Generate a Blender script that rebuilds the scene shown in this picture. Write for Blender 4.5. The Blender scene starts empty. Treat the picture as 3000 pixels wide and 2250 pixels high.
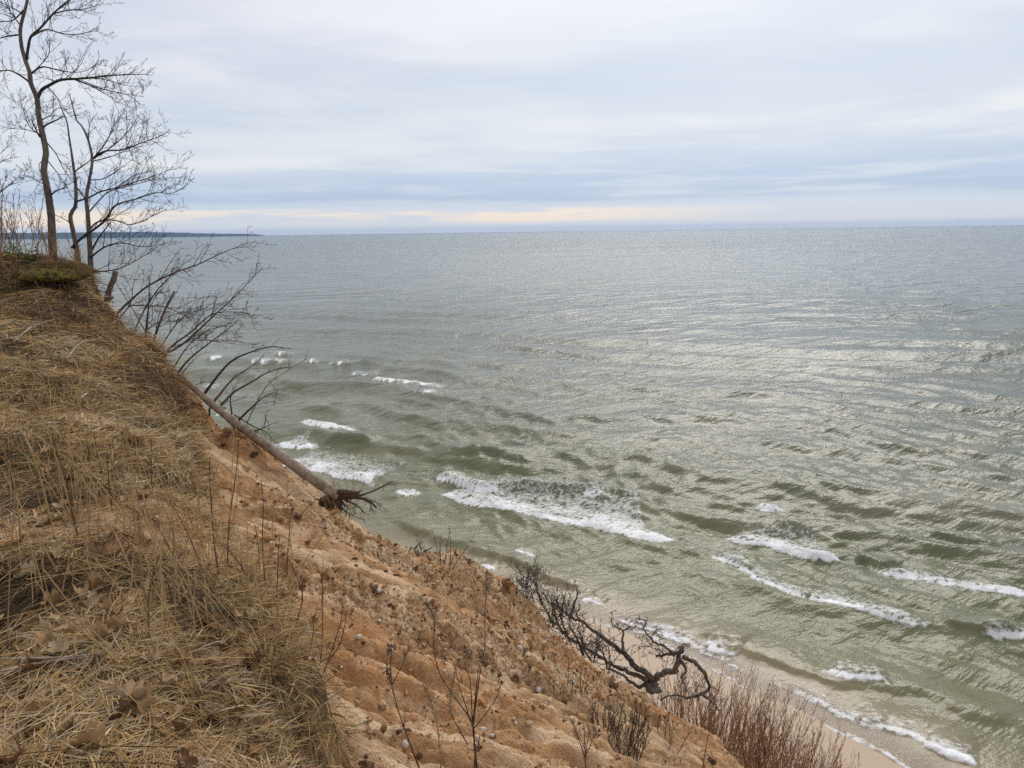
import bpy, math, random
import numpy as np
from mathutils import Matrix, Vector

# ---------------------------------------------------------------- camera, sky, sun, exposure
FPX = 2182.0; CX, CY = 1500.0, 1125.0          # focal length and centre in photo pixels
CAMH = 16.0                                     # eye height above the water
PITCH, ROLL = math.radians(11.60), math.radians(0.79)
SUN_AZ, SUN_EL = math.radians(18.0), math.radians(41.0)

scn = bpy.context.scene
col = bpy.data.collections.new("scene"); scn.collection.children.link(col)
cp, sp, cr, sr = math.cos(PITCH), math.sin(PITCH), math.cos(ROLL), math.sin(ROLL)
FWD = np.array([0, cp, -sp]); R0 = np.array([1.0, 0, 0]); U0 = np.array([0, sp, cp])
RGT = R0 * cr - U0 * sr; UPV = R0 * sr + U0 * cr
CAM = np.array([0.0, 0.0, CAMH])
cam_data = bpy.data.cameras.new("camera"); cam = bpy.data.objects.new("camera", cam_data)
scn.collection.objects.link(cam)
m = Matrix.Identity(4)
for i in range(3):
    m[i][0], m[i][1], m[i][2], m[i][3] = RGT[i], UPV[i], -FWD[i], CAM[i]
cam.matrix_world = m
cam_data.sensor_width = 36.0; cam_data.lens = 36.0 * FPX / 3000.0
cam_data.clip_start = 0.1; cam_data.clip_end = 200000.0
scn.camera = cam
scn.view_settings.view_transform = 'Standard'; scn.view_settings.look = 'None'
scn.view_settings.exposure = 0.50; scn.view_settings.gamma = 1.0
scn.view_settings.use_curve_mapping = False
scn.cycles.use_denoising = False
scn.cycles.max_bounces = 6; scn.cycles.transparent_max_bounces = 12
scn.cycles.volume_bounces = 0

def s2l(c):
    r = []
    for v in c:
        v = v / 255.0
        r.append(v / 12.92 if v < 0.04045 else ((v + 0.055) / 1.055) ** 2.4)
    return (r[0], r[1], r[2], 1.0)

class NT:
    """small helper to write node trees"""
    def __init__(s, tree): s.t = tree; s.n = tree.nodes; s.l = tree.links
    def node(s, typ, **kw):
        n = s.n.new(typ)
        for k, v in kw.items(): setattr(n, k, v)
        return n
    def put(s, sock, v):
        if hasattr(v, 'is_output'): s.l.new(v, sock)
        elif isinstance(v, (tuple, list)) and len(v) == 3 and sock.type == 'RGBA': sock.default_value = (*v, 1.0)
        else: sock.default_value = v
    def math(s, op, a, b=0.0, c=None, clamp=False):
        n = s.node('ShaderNodeMath', operation=op, use_clamp=clamp)
        s.put(n.inputs[0], a); s.put(n.inputs[1], b)
        if c is not None: s.put(n.inputs[2], c)
        return n.outputs[0]
    def mix(s, f, a, b, blend='MIX'):
        n = s.node('ShaderNodeMix', data_type='RGBA', blend_type=blend)
        s.put(n.inputs[0], f); s.put(n.inputs[6], a); s.put(n.inputs[7], b)
        return n.outputs[2]
    def noise(s, vec, scale, detail=4, rough=0.55, dist=0.0, out=0):
        n = s.node('ShaderNodeTexNoise'); s.put(n.inputs['Vector'], vec)
        n.inputs['Scale'].default_value = scale; n.inputs['Detail'].default_value = detail
        n.inputs['Roughness'].default_value = rough; n.inputs['Distortion'].default_value = dist
        return n.outputs[out]
    def step(s, v, a, b):
        n = s.node('ShaderNodeMapRange', interpolation_type='SMOOTHSTEP')
        s.put(n.inputs[0], v); s.put(n.inputs[1], a); s.put(n.inputs[2], b)
        return n.outputs[0]
    def ramp(s, v, stops, interp='EASE'):
        n = s.node('ShaderNodeValToRGB'); cr_ = n.color_ramp; cr_.interpolation = interp
        while len(cr_.elements) < len(stops): cr_.elements.new(0.5)
        for e, (p, c) in zip(cr_.elements, stops): e.position = p; e.color = c
        s.put(n.inputs[0], v); return n.outputs[0]
    def mapping(s, vec, scale=(1, 1, 1), rot=(0, 0, 0), loc=(0, 0, 0)):
        n = s.node('ShaderNodeMapping'); s.put(n.inputs[0], vec)
        n.inputs['Scale'].default_value = scale; n.inputs['Rotation'].default_value = rot
        n.inputs['Location'].default_value = loc
        return n.outputs[0]
    def attr(s, name, out='Fac'):
        return s.node('ShaderNodeAttribute', attribute_name=name).outputs[out]

world = bpy.data.worlds.new("World"); scn.world = world; world.use_nodes = True
w = NT(world.node_tree); w.n.clear()
tc = w.node('ShaderNodeTexCoord').outputs['Generated']
sep = w.node('ShaderNodeSeparateXYZ'); w.put(sep.inputs[0], tc)
dx_, dy_, dz_ = sep.outputs
az_ = w.math('ARCTAN2', dx_, dy_)                                  # radians, 0 = straight out to sea
el_ = w.math('MULTIPLY', w.math('ARCSINE', dz_), 57.2958)          # degrees
cx_ = w.node('ShaderNodeCombineXYZ')
w.put(cx_.inputs[0], w.math('MULTIPLY', az_, 2.0)); w.put(cx_.inputs[1], w.math('MULTIPLY', el_, 0.10)); cx_.inputs[2].default_value = 3.1
warp = w.noise(cx_.outputs[0], 1.0, 3, 0.5)
cs_ = w.node('ShaderNodeCombineXYZ')
w.put(cs_.inputs[0], w.math('MULTIPLY', az_, 5.0)); w.put(cs_.inputs[1], w.math('MULTIPLY', el_, 1.1)); cs_.inputs[2].default_value = 7.7
streak = w.noise(cs_.outputs[0], 1.0, 5, 0.55)
# the lowest cloud bank stands deeper towards the right hand side, as one long roll of cloud
rise = w.step(az_, -0.45, 0.75)
upper = w.math('MAXIMUM', w.math('SUBTRACT', el_, 2.2), 0.0)
elw = w.math('ADD', w.math('MINIMUM', el_, 2.2), w.math('DIVIDE', upper, w.math('ADD', 1.0, w.math('MULTIPLY', rise, 1.3))))
elw = w.math('ADD', elw, w.math('MULTIPLY', w.math('SUBTRACT', warp, 0.5), w.math('ADD', w.math('MULTIPLY', w.math('MINIMUM', el_, 12.0), 0.55), 0.25)))
elw = w.math('ADD', elw, w.math('MULTIPLY', w.math('SUBTRACT', streak, 0.5), w.math('ADD', w.math('MULTIPLY', w.math('MINIMUM', el_, 12.0), 0.16), 0.35)))
E = lambda d: d / 20.0
skyc = w.ramp(w.math('DIVIDE', elw, 20.0, clamp=True), [
    (E(0.0), s2l((211, 214, 222))), (E(0.55), s2l((214, 218, 226))), (E(1.0), s2l((206, 214, 226))),
    (E(1.5), s2l((205, 213, 226))), (E(1.95), s2l((196, 208, 224))), (E(2.3), s2l((176, 193, 217))),
    (E(3.0), s2l((182, 198, 221))), (E(3.9), s2l((197, 208, 225))), (E(4.9), s2l((224, 228, 231))),
    (E(6.2), s2l((217, 223, 229))), (E(7.6), s2l((208, 216, 226))), (E(9.5), s2l((220, 224, 231))),
    (E(12.5), s2l((229, 230, 236))), (E(15.0), s2l((226, 227, 234))), (E(19.5), s2l((232, 232, 238)))])
# warm gap fades out towards the right
wel = w.math('ADD', el_, w.math('MULTIPLY', w.math('SUBTRACT', streak, 0.5), 0.9))
warm = w.math('MULTIPLY', w.step(az_, 0.42, 0.0), w.math('MULTIPLY', w.step(wel, 0.55, 0.95), w.step(wel, 1.95, 1.5)))
skyc = w.mix(w.math('MULTIPLY', warm, w.step(streak, 0.38, 0.58)), skyc, s2l((244, 229, 212)))
# broad soft mottling of the deck, seen in perspective
den = w.math('ADD', w.math('MAXIMUM', dz_, 0.0), 0.10)
cpv = w.node('ShaderNodeCombineXYZ'); w.put(cpv.inputs[0], w.math('DIVIDE', dx_, den)); w.put(cpv.inputs[1], w.math('DIVIDE', dy_, den))
mott = w.noise(w.mapping(cpv.outputs[0], (0.55, 0.9, 1), (0, 0, 0.5), (3.3, 1.7, 0)), 1.0, 5, 0.5, 0.4)
mk = w.math('MULTIPLY', w.step(mott, 0.42, 0.60), w.step(el_, 2.5, 7.0))
skyc = w.mix(w.math('MULTIPLY', mk, 0.70), skyc, s2l((196, 206, 222)))
skyc = w.mix(w.math('MULTIPLY', w.math('MULTIPLY', w.step(streak, 0.46, 0.68), w.step(el_, 1.7, 2.6)), w.math('MULTIPLY', w.step(el_, 11.0, 5.0), 0.55)), skyc, s2l((220, 224, 231)))
# the veiled sun brightens the deck round it
sd = (math.sin(SUN_AZ) * math.cos(SUN_EL), math.cos(SUN_AZ) * math.cos(SUN_EL), math.sin(SUN_EL))
dt = w.node('ShaderNodeVectorMath', operation='DOT_PRODUCT'); w.put(dt.inputs[0], tc); dt.inputs[1].default_value = sd
glow = w.math('POWER', w.math('MAXIMUM', dt.outputs['Value'], 0.0), 13.0)
skyc = w.mix(1.0, skyc, w.mix(glow, (0, 0, 0), (0.42, 0.41, 0.39)), 'ADD')
nish = w.node('ShaderNodeTexSky', sky_type='NISHITA', sun_disc=False)
nish.sun_elevation = SUN_EL; nish.sun_rotation = SUN_AZ; nish.altitude = 16.0
bg1 = w.node('ShaderNodeBackground'); w.put(bg1.inputs[0], nish.outputs[0]); bg1.inputs[1].default_value = 0.1
bg2 = w.node('ShaderNodeBackground'); w.put(bg2.inputs[0], skyc); bg2.inputs[1].default_value = 0.755
ms = w.node('ShaderNodeMixShader'); ms.inputs[0].default_value = 0.96
w.l.new(bg1.outputs[0], ms.inputs[1]); w.l.new(bg2.outputs[0], ms.inputs[2])
w.l.new(ms.outputs[0], w.node('ShaderNodeOutputWorld').inputs[0])

sl = bpy.data.lights.new("sun", 'SUN'); sl.energy = 1.35; sl.angle = math.radians(36.0); sl.color = (1.0, 0.95, 0.87)
so = bpy.data.objects.new("sun", sl); scn.collection.objects.link(so)
so.rotation_euler = Vector((-sd[0], -sd[1], -sd[2])).to_track_quat('-Z', 'Y').to_euler()

# ---------------------------------------------------------------- helpers
def P(px, py, d):
    """photo pixel + depth along the optical axis -> world point"""
    return CAM + d * (FWD + RGT * ((px - CX) / FPX) + UPV * ((CY - py) / FPX))
def sea(px, py, z=0.0):
    v = P(px, py, 1.0) - CAM
    return CAM + v * ((z - CAMH) / v[2])

def _hash(ix, iy, seed):
    h = (ix.astype(np.int64) * 374761393 + iy.astype(np.int64) * 668265263 + seed * 1442695041) & 0xFFFFFFFF
    h = ((h ^ (h >> 13)) * 1274126177) & 0xFFFFFFFF
    h = (h ^ (h >> 16)) & 0xFFFFFFFF
    return h / 4294967295.0
def vnoise(x, y, seed=0):
    x = np.asarray(x, float); y = np.asarray(y, float)
    ix = np.floor(x); iy = np.floor(y); fx = x - ix; fy = y - iy
    fx = fx * fx * fx * (fx * (fx * 6 - 15) + 10); fy = fy * fy * fy * (fy * (fy * 6 - 15) + 10)
    a = _hash(ix, iy, seed); b = _hash(ix + 1, iy, seed); c = _hash(ix, iy + 1, seed); d = _hash(ix + 1, iy + 1, seed)
    return (a + (b - a) * fx) * (1 - fy) + (c + (d - c) * fx) * fy
def fbm(x, y, seed=0, octv=4, gain=0.5):
    s = 0; a = 1; t = 0
    for o in range(octv):
        s = s + a * vnoise(x * 2 ** o + 17.3 * o, y * 2 ** o - 9.1 * o, seed + o); t += a; a *= gain
    return s / t
def cellnoise(x, y, seed=0):
    """distance to the nearest of scattered points, one per unit cell"""
    ix = np.floor(x); iy = np.floor(y); best = np.full(np.shape(x), 9.0)
    for i in (-1, 0, 1):
        for j in (-1, 0, 1):
            cx = ix + i; cy = iy + j
            best = np.minimum(best, (cx + _hash(cx, cy, seed) - x) ** 2 + (cy + _hash(cx, cy, seed + 7) - y) ** 2)
    return np.sqrt(best)
def sst(v, a, b):
    t = np.clip((v - a) / (b - a), 0, 1); return t * t * (3 - 2 * t)

def polydist(x, y, poly):
    """signed distance to an open polyline (left side positive) and the fraction along it"""
    x = np.asarray(x, float); y = np.asarray(y, float)
    best = np.full(x.shape, 1e9); sgn = np.ones(x.shape); along = np.zeros(x.shape); perp = np.zeros(x.shape)
    L = np.concatenate([[0], np.cumsum(np.hypot(*np.diff(poly, axis=0).T))])
    for i in range(len(poly) - 1):
        ax, ay = poly[i]; bx, by = poly[i + 1]; ux, uy = bx - ax, by - ay; l2 = ux * ux + uy * uy
        t = np.clip(((x - ax) * ux + (y - ay) * uy) / l2, 0, 1)
        d = np.hypot(x - ax - t * ux, y - ay - t * uy)
        c = (ux * (y - ay) - uy * (x - ax)) / math.sqrt(l2)
        k = (d < best - 1e-7) | ((d < best + 1e-7) & (np.abs(c) > perp))
        best = np.where(k, d, best); sgn = np.where(k, np.sign(c) + (c == 0), sgn); perp = np.where(k, np.abs(c), perp)
        along = np.where(k, (L[i] + t * (L[i + 1] - L[i])), along)
    return best * sgn, along, L[-1]

def smooth(pts, n=8):
    """Catmull-Rom through the rows of pts"""
    p = np.asarray(pts, float)
    if len(p) < 3: 
        t = np.linspace(0, 1, n + 1)[:, None]; return p[0] * (1 - t) + p[-1] * t
    q = np.vstack([2 * p[0] - p[1], p, 2 * p[-1] - p[-2]]); out = []
    for i in range(1, len(q) - 2):
        t = np.linspace(0, 1, n, endpoint=False)[:, None]
        a, b, c, d = q[i - 1], q[i], q[i + 1], q[i + 2]
        out.append(0.5 * (2 * b + (c - a) * t + (2 * a - 5 * b + 4 * c - d) * t ** 2 + (3 * b - a - 3 * c + d) * t ** 3))
    out.append(p[-1][None]); return np.vstack(out)

class MB:
    """collects vertices and faces, builds ONE mesh object"""
    def __init__(s): s.v = []; s.q = []; s.t = []; s.c = []; s.n = 0
    def add(s, v, quads=None, tris=None, colr=None):
        v = np.asarray(v, float); s.v.append(v)
        if quads is not None and len(quads): s.q.append(np.asarray(quads) + s.n)
        if tris is not None and len(tris): s.t.append(np.asarray(tris) + s.n)
        if colr is not None:
            colr = np.asarray(colr, float)
            s.c.append(np.broadcast_to(colr, (len(v), 3)) if colr.ndim == 1 else colr)
        s.n += len(v)
    def tube(s, pts, rad, k=6, cap=True, colr=None, lump=0.0):
        pts = np.asarray(pts, float); n = len(pts); rad = np.broadcast_to(np.asarray(rad, float), (n,))
        T = np.gradient(pts, axis=0); T /= np.linalg.norm(T, axis=1)[:, None] + 1e-12
        ch = pts[-1] - pts[0]; ref = np.eye(3)[np.argmin(np.abs(ch))]
        A = np.cross(T, ref); A /= np.linalg.norm(A, axis=1)[:, None] + 1e-9; B = np.cross(T, A)
        th = np.linspace(0, 2 * np.pi, k, endpoint=False)
        rr = rad[:, None] * np.ones(k)
        if lump: rr = rr * (1 + lump * (fbm(np.arange(n)[:, None] * 0.45 + pts[0, 0] * 7, np.tile(np.arange(k) * 1.3, (n, 1)), 5, 3) - 0.5) * 2)
        v = pts[:, None, :] + rr[..., None] * (np.cos(th)[None, :, None] * A[:, None, :] + np.sin(th)[None, :, None] * B[:, None, :])
        v = v.reshape(-1, 3)
        i = np.arange(n - 1)[:, None] * k; j = np.arange(k)[None, :]; j2 = (j + 1) % k
        q = np.stack([i + j, i + j2, i + k + j2, i + k + j], -1).reshape(-1, 4)
        tr = None
        if cap:
            v = np.vstack([v, pts[:1], pts[-1:]]); jj = np.arange(k); e = (n - 1) * k
            tr = np.vstack([np.stack([np.full(k, n * k), (jj + 1) % k, jj], -1), np.stack([np.full(k, n * k + 1), e + jj, e + (jj + 1) % k], -1)])
        s.add(v, q, tr, colr)
    def mesh(s, name, origin=(0, 0, 0), smooth_=True):
        me = bpy.data.meshes.new(name)
        v = np.vstack(s.v) - np.asarray(origin, float)
        q = np.vstack(s.q) if s.q else np.zeros((0, 4), int); t = np.vstack(s.t) if s.t else np.zeros((0, 3), int)
        me.vertices.add(len(v)); me.vertices.foreach_set('co', v.astype(np.float32).ravel())
        nl = q.size + t.size; me.loops.add(nl)
        me.loops.foreach_set('vertex_index', np.concatenate([q.ravel(), t.ravel()]).astype(np.int32))
        npoly = len(q) + len(t); me.polygons.add(npoly)
        starts = np.concatenate([np.arange(len(q)) * 4, q.size + np.arange(len(t)) * 3]).astype(np.int32)
        me.polygons.foreach_set('loop_start', starts)
        me.polygons.foreach_set('use_smooth', np.full(npoly, smooth_, bool))
        me.update(calc_edges=True)
        if s.c:
            c = np.vstack(s.c); a = me.color_attributes.new('col', 'FLOAT_COLOR', 'POINT')
            a.data.foreach_set('color', np.hstack([c, np.ones((len(c), 1))]).astype(np.float32).ravel())
        return me
    def build(s, name, mat, parent=None, smooth_=True):
        o = bpy.data.objects.new(name, s.mesh(name, parent.location if parent else (0, 0, 0), smooth_))
        o.data.materials.append(mat); col.objects.link(o)
        if parent: o.parent = parent
        return o

def tag(o, label=None, cat=None, group=None, kind=None):
    if label: o['label'] = label
    if cat: o['category'] = cat
    if group: o['group'] = group
    if kind: o['kind'] = kind
    return o
def thing(name, label, cat, loc, group=None):
    o = bpy.data.objects.new(name, None); o.location = [float(v) for v in loc]; o.empty_display_size = 0.2
    col.objects.link(o); return tag(o, label, cat, group)
def sub(mb, name, mat, part, root):
    """a sub-part: child of a part whose own origin is the thing's origin"""
    o = bpy.data.objects.new(name, mb.mesh(name, root.location)); o.data.materials.append(mat); col.objects.link(o); o.parent = part
    if name in ('twig', 'rootlet'): o['kind'] = 'stuff'
    return o
def attr_set(me, name, vals):
    a = me.attributes.new(name, 'FLOAT', 'POINT'); a.data.foreach_set('value', np.asarray(vals, np.float32).ravel())

# ---------------------------------------------------------------- the bluff's shape
def px_xy(lst): return np.array([P(*p)[:2] for p in lst])
def px_xyz(lst): return np.array([P(*p) for p in lst])

plat_px = [(0, 2250, 2.35), (500, 2250, 2.40), (900, 2250, 2.50), (0, 1900, 3.0), (400, 1900, 3.1), (750, 1900, 3.35),
           (0, 1600, 4.0), (400, 1600, 4.3), (650, 1650, 4.6), (0, 1300, 5.8), (300, 1300, 6.4), (520, 1300, 7.9),
           (0, 1100, 7.8), (250, 1100, 8.6), (480, 1110, 9.8), (0, 960, 9.4), (250, 960, 10.1), (330, 950, 10.9),
           (0, 860, 10.9), (200, 858, 11.1), (0, 775, 12.6), (160, 782, 12.2), (240, 822, 12.1), (-200, 770, 12.8), (-300, 1000, 9.0), (-300, 1500, 4.8)]
pc = px_xyz(plat_px)
pc = np.vstack([pc, [[0, 0, 14.35], [-2, -2, 14.5], [-5, 0, 14.6], [-8, -6, 14.9], [2, -4, 14.4], [-14, 6, 15.0],
                     [-14, 16, 14.9], [-22, 24, 14.6], [-20, 8, 15.2], [-9.5, 14.8, 14.9], [-25, -15, 15.2]]])
def rbf_fit(p):
    n = len(p); d = np.hypot(p[:, None, 0] - p[None, :, 0], p[:, None, 1] - p[None, :, 1])
    K = np.where(d > 0, d * d * np.log(d + 1e-9), 0) + np.eye(n) * 0.02
    Pm = np.hstack([np.ones((n, 1)), p[:, :2]])
    A = np.vstack([np.hstack([K, Pm]), np.hstack([Pm.T, np.zeros((3, 3))])])
    return np.linalg.solve(A, np.concatenate([p[:, 2], np.zeros(3)]))
RB = rbf_fit(pc)
def plateau(x, y):
    s = RB[-3] + RB[-2] * x + RB[-1] * y
    for k in range(len(pc)):
        r2 = (x - pc[k, 0]) ** 2 + (y - pc[k, 1]) ** 2
        s = s + RB[k] * 0.5 * r2 * np.log(r2 + 1e-12)
    return s
def plane(x, y):
    a = -0.5 * x + 0.86 * y
    return CAMH - 1.48 - 0.72 * x - 0.42 * y + 1.15 * sst(a, 9.6, 13.2)
def on_plane(px, py):
    v = P(px, py, 1.0) - CAM
    d = 1.48 / (-v[2] - 0.72 * v[0] - 0.42 * v[1]); return d
# turf rim: everything left of it is matted grass, right of it the bare sandy face
rim_px = [(1080, 2700), (1030, 2420), (1000, 2250), (930, 2080), (850, 1900), (770, 1760), (700, 1650), (640, 1500), (600, 1400), (575, 1300), (560, 1245)]
RIM = np.array([P(a, b, on_plane(a, b))[:2] for a, b in rim_px])
RIM = np.vstack([[[2.2, -3.0], [0.9, 0.2]], RIM, px_xy([(560, 1150, 10.3), (470, 1070, 10.8), (330, 950, 11.2), (280, 900, 11.6), (255, 830, 12.1), (120, 745, 13.2), (-150, 735, 14.6)]), [[-20, 20], [-30, 32]]])
# outer crest of the face: beyond it the bluff falls steeply to the beach
ridge_px = [(2171, 2246), (2127, 2192), (2072, 2134), (2000, 2088), (1919, 2046), (1845, 2002), (1745, 1942), (1671, 1894), (1616, 1854), (1546, 1798), (1512, 1773), (1447, 1738), (1377, 1700), (1288, 1664), (1218, 1620), (1109, 1574), (1050, 1530), (985, 1490), (920, 1440), (870, 1408), (812, 1372), (740, 1330), (640, 1302)]
RIDGE = np.array([P(a, b, min(on_plane(a, b), 15.5))[:2] for a, b in ridge_px])
RIDGE = np.vstack([[[16, -8], [11, 2], [6.5, 7.6]], RIDGE, px_xy([(556, 1245, 9.9), (540, 1150, 10.4), (425, 1062, 10.9), (296, 940, 11.2), (255, 885, 11.7), (236, 820, 12.2), (120, 735, 13.4), (-150, 730, 14.9)]), [[-20, 21], [-32, 36]]])

# shoreline (upper edge of the swash), from left-far to right-near, so that left = sea
shore_px = [(1000, 1610), (1150, 1650), (1260, 1682), (1450, 1742), (1700, 1808), (1900, 1884), (2050, 1952), (2216, 2040), (2345, 2088), (2445, 2142), (2600, 2228), (2850, 2390)]
SHORE = np.array([sea(a, b)[:2] for a, b in shore_px])
SHORE = np.vstack([[SHORE[0] + np.array([-60, 52])], [SHORE[0] + np.array([-22, 19])], SHORE, [SHORE[-1] + (SHORE[-1] - SHORE[-4]) / np.linalg.norm(SHORE[-1] - SHORE[-4]) * 22], [SHORE[-1] + (SHORE[-1] - SHORE[-4]) / np.linalg.norm(SHORE[-1] - SHORE[-4]) * 90]])
def shore_d(x, y): return polydist(x, y, SHORE)[0]        # > 0 out at sea
def beach_z(x, y):
    d = shore_d(x, y)
    return np.where(d < 0, -d * 0.085 + 0.010, -d * 0.10 + 0.010)

HOLLOWS = [(*P(a_, b_, on_plane(a_, b_))[:2], h_, r_) for a_, b_, h_, r_ in ((1010, 2215, 0.42, 0.24), (1085, 2160, 0.22, 0.16), (1180, 2215, 0.16, 0.12), (640, 1560, 0.28, 0.26), (480, 1400, 0.20, 0.22))]
GD = np.array([0.864, 0.504])                              # downslope direction of the face
def ground(x, y, detail=True):
    x = np.asarray(x, float); y = np.asarray(y, float)
    rim = polydist(x, y, RIM)[0]                           # > 0 on the turf side
    rid = -polydist(x, y, RIDGE)[0]                        # > 0 beyond the crest
    a = plateau(x, y); b = plane(x, y)
    k = 0.35; h = np.clip(0.5 + 0.5 * (b - a) / k, 0, 1)
    z = b * (1 - h) + a * h - k * h * (1 - h)
    near = sst(rid, 0.6, -1.2)
    wob = 2.2 * (fbm(x * 0.9, y * 0.9, 31, 4) - 0.5)
    z = z + 0.12 * sst(rim + wob * 0.5, -0.07, 0.07) * sst(rim, 1.6, 0.2) - 0.24 * sst(rim + wob * 0.5, 0.07, -0.07) * sst(rim, -2.2, -0.1) * near
    if detail:
        u = x * GD[0] + y * GD[1]; v = -x * GD[1] + y * GD[0]
        sand = sst(rim + wob * 0.5, 0.05, -0.15)
        big = fbm(u * 0.28 + 3, v * 0.75, 3, 4) - 0.5
        rdg = np.abs(fbm(u * 0.7 + 5 + v * 0.15, v * 2.6, 11, 4) - 0.5) * 2
        patch = sst(fbm(u * 0.35 + 9, v * 0.8 + 2, 21, 3), 0.42, 0.60)
        cl = fbm(u * 3.4, v * 9, 41, 4) - 0.5
        step_ = np.abs(((v * 0.9 + u * 0.25 + 2.2 * fbm(u * 0.5, v * 0.5, 77, 3)) % 1.0) - 0.5) * 2
        cl2 = fbm(u * 12, v * 24, 43, 3) - 0.5
        wj = 0.9 * (fbm(u * 5, v * 5, 46, 2) - 0.5)
        crumb = (0.5 - cellnoise(u * 3.2 + wj, v * 6.5 + wj, 301)) * 0.085 + (0.5 - cellnoise(u * 9 + wj * 2, v * 14, 302)) * 0.042
        calm = 0.35 + 0.65 * sst(rid, 0.3, -1.8)
        z = z + sand * (0.26 * calm * big - 0.24 * (1 - rdg) ** 3 + patch * (cl * 0.16 + cl2 * 0.05) + (0.55 + 1.15 * patch) * crumb + 0.06 * cl + 0.04 * cl2 - 0.07 * (1 - np.abs(fbm(u * 1.8 + 2, v * 8.5, 47, 3) - 0.5) * 2) ** 4 + 0.18 * step_ * (0.25 + 0.75 * patch))
        turf = 1 - sand
        z = z + turf * (0.30 * (fbm(x * 1.3, y * 1.3, 51, 4) - 0.5) + 0.07 * (fbm(x * 7, y * 7, 52, 3) - 0.5))
    for hx_, hy_, hd_, hr_ in HOLLOWS: z = z - hd_ * np.exp(-(((x - hx_) ** 2 + (y - hy_) ** 2) / hr_ ** 2) ** 2)
    # fall beyond the crest
    e = rid + (0.55 + 0.35 * sst(rim, -0.3, 0.1)) * (fbm(x * 1.1, y * 1.1, 61, 4) - 0.5)
    fall = np.where(e > 0, e * e / (e + 0.35), 0)
    z = z - 1.55 * fall
    return z
def hit(px, py, dmin=1.2, dmax=40.0, n=500):
    """first point of the bluff seen through a photo pixel, else None"""
    d = np.geomspace(dmin, dmax, n); v = P(px, py, 1.0) - CAM
    q = CAM + d[:, None] * v; g = ground(q[:, 0], q[:, 1])
    k = np.nonzero(q[:, 2] < g)[0]
    if not len(k) or k[0] == 0: return None
    i = k[0]; a = q[i - 1, 2] - g[i - 1]; b = g[i] - q[i, 2]; t = a / (a + b + 1e-9)
    p = q[i - 1] * (1 - t) + q[i] * t
    if p[2] < 0.3: return None
    return p
# ---------------------------------------------------------------- materials
def new_mat(name):
    mt = bpy.data.materials.new(name); mt.use_nodes = True; nt = NT(mt.node_tree); nt.n.clear()
    b = nt.node('ShaderNodeBsdfPrincipled'); o = nt.node('ShaderNodeOutputMaterial'); nt.l.new(b.outputs[0], o.inputs[0])
    b.inputs['Roughness'].default_value = 0.85; b.inputs['Specular IOR Level'].default_value = 0.2
    return mt, nt, b, o
def bump(nt, h, strength, dist, normal=None):
    n = nt.node('ShaderNodeBump'); n.inputs['Strength'].default_value = strength; n.inputs['Distance'].default_value = dist
    nt.put(n.inputs['Height'], h)
    if normal is not None: nt.l.new(normal, n.inputs['Normal'])
    return n.outputs[0]
def pos(nt): return nt.node('ShaderNodeNewGeometry').outputs['Position']

def mat_bark(name, c1, c2, scale=18.0, stretch=(1, 1, 0.25), rough=0.9):
    mt, nt, b, _ = new_mat(name); p = nt.node('ShaderNodeTexCoord').outputs['Object']
    n1 = nt.noise(nt.mapping(p, stretch), scale, 6, 0.65); n2 = nt.noise(p, scale * 0.15, 3)
    f = nt.math('ADD', nt.math('MULTIPLY', n1, 0.7), nt.math('MULTIPLY', n2, 0.4))
    nt.put(b.inputs['Base Color'], nt.mix(nt.step(f, 0.35, 0.75), c1, c2)); b.inputs['Roughness'].default_value = rough
    nt.l.new(bump(nt, n1, 0.5, 0.01), b.inputs['Normal']); return mt
def mat_vcol(name, rough=0.8, trans=0.0):
    mt, nt, b, o = new_mat(name); c = nt.attr('col', 'Color')
    p = pos(nt); n = nt.noise(p, 60.0, 2)
    c = nt.mix(0.35, c, nt.mix(n, (0.25, 0.25, 0.25), (1.5, 1.5, 1.5)), 'MULTIPLY')
    nt.put(b.inputs['Base Color'], c); b.inputs['Roughness'].default_value = rough
    if trans:
        tr = nt.node('ShaderNodeBsdfTranslucent'); nt.put(tr.inputs[0], c)
        mx = nt.node('ShaderNodeMixShader'); mx.inputs[0].default_value = trans
        nt.l.new(b.outputs[0], mx.inputs[1]); nt.l.new(tr.outputs[0], mx.inputs[2]); nt.l.new(mx.outputs[0], o.inputs[0])
    return mt
M = {}
M['bark_grey'] = mat_bark('grey_brown_bark', (0.055, 0.042, 0.034), (0.19, 0.15, 0.12))
M['bark_dark'] = mat_bark('dark_bark', (0.022, 0.017, 0.015), (0.075, 0.056, 0.047))
M['twig_dark'] = mat_bark('dark_twig', (0.030, 0.022, 0.019), (0.070, 0.050, 0.042), 30)
M['twig_red'] = mat_bark('reddish_twig', (0.20, 0.100, 0.048), (0.42, 0.25, 0.125), 30)
M['twig_brown'] = mat_bark('brown_twig', (0.060, 0.038, 0.028), (0.15, 0.10, 0.075), 30)
M['dead_pale'] = mat_bark('weathered_wood', (0.15, 0.110, 0.080), (0.42, 0.34, 0.265), 14, (1, 1, 1))
M['charred'] = mat_bark('blackened_wood', (0.034, 0.027, 0.023), (0.19, 0.155, 0.128), 14, (1, 1, 1))
M['root_dark'] = mat_bark('root_bark', (0.030, 0.021, 0.016), (0.12, 0.085, 0.062), 20, (1, 1, 1))
M['straw'] = mat_bark('straw', (0.20, 0.12, 0.05), (0.47, 0.32, 0.15), 25)
M['stem_brown'] = mat_bark('brown_stem', (0.045, 0.022, 0.014), (0.15, 0.08, 0.045), 30)
M['seed'] = mat_bark('dry_seed_head', (0.05, 0.036, 0.028), (0.24, 0.17, 0.12), 60, (1, 1, 1))
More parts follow.
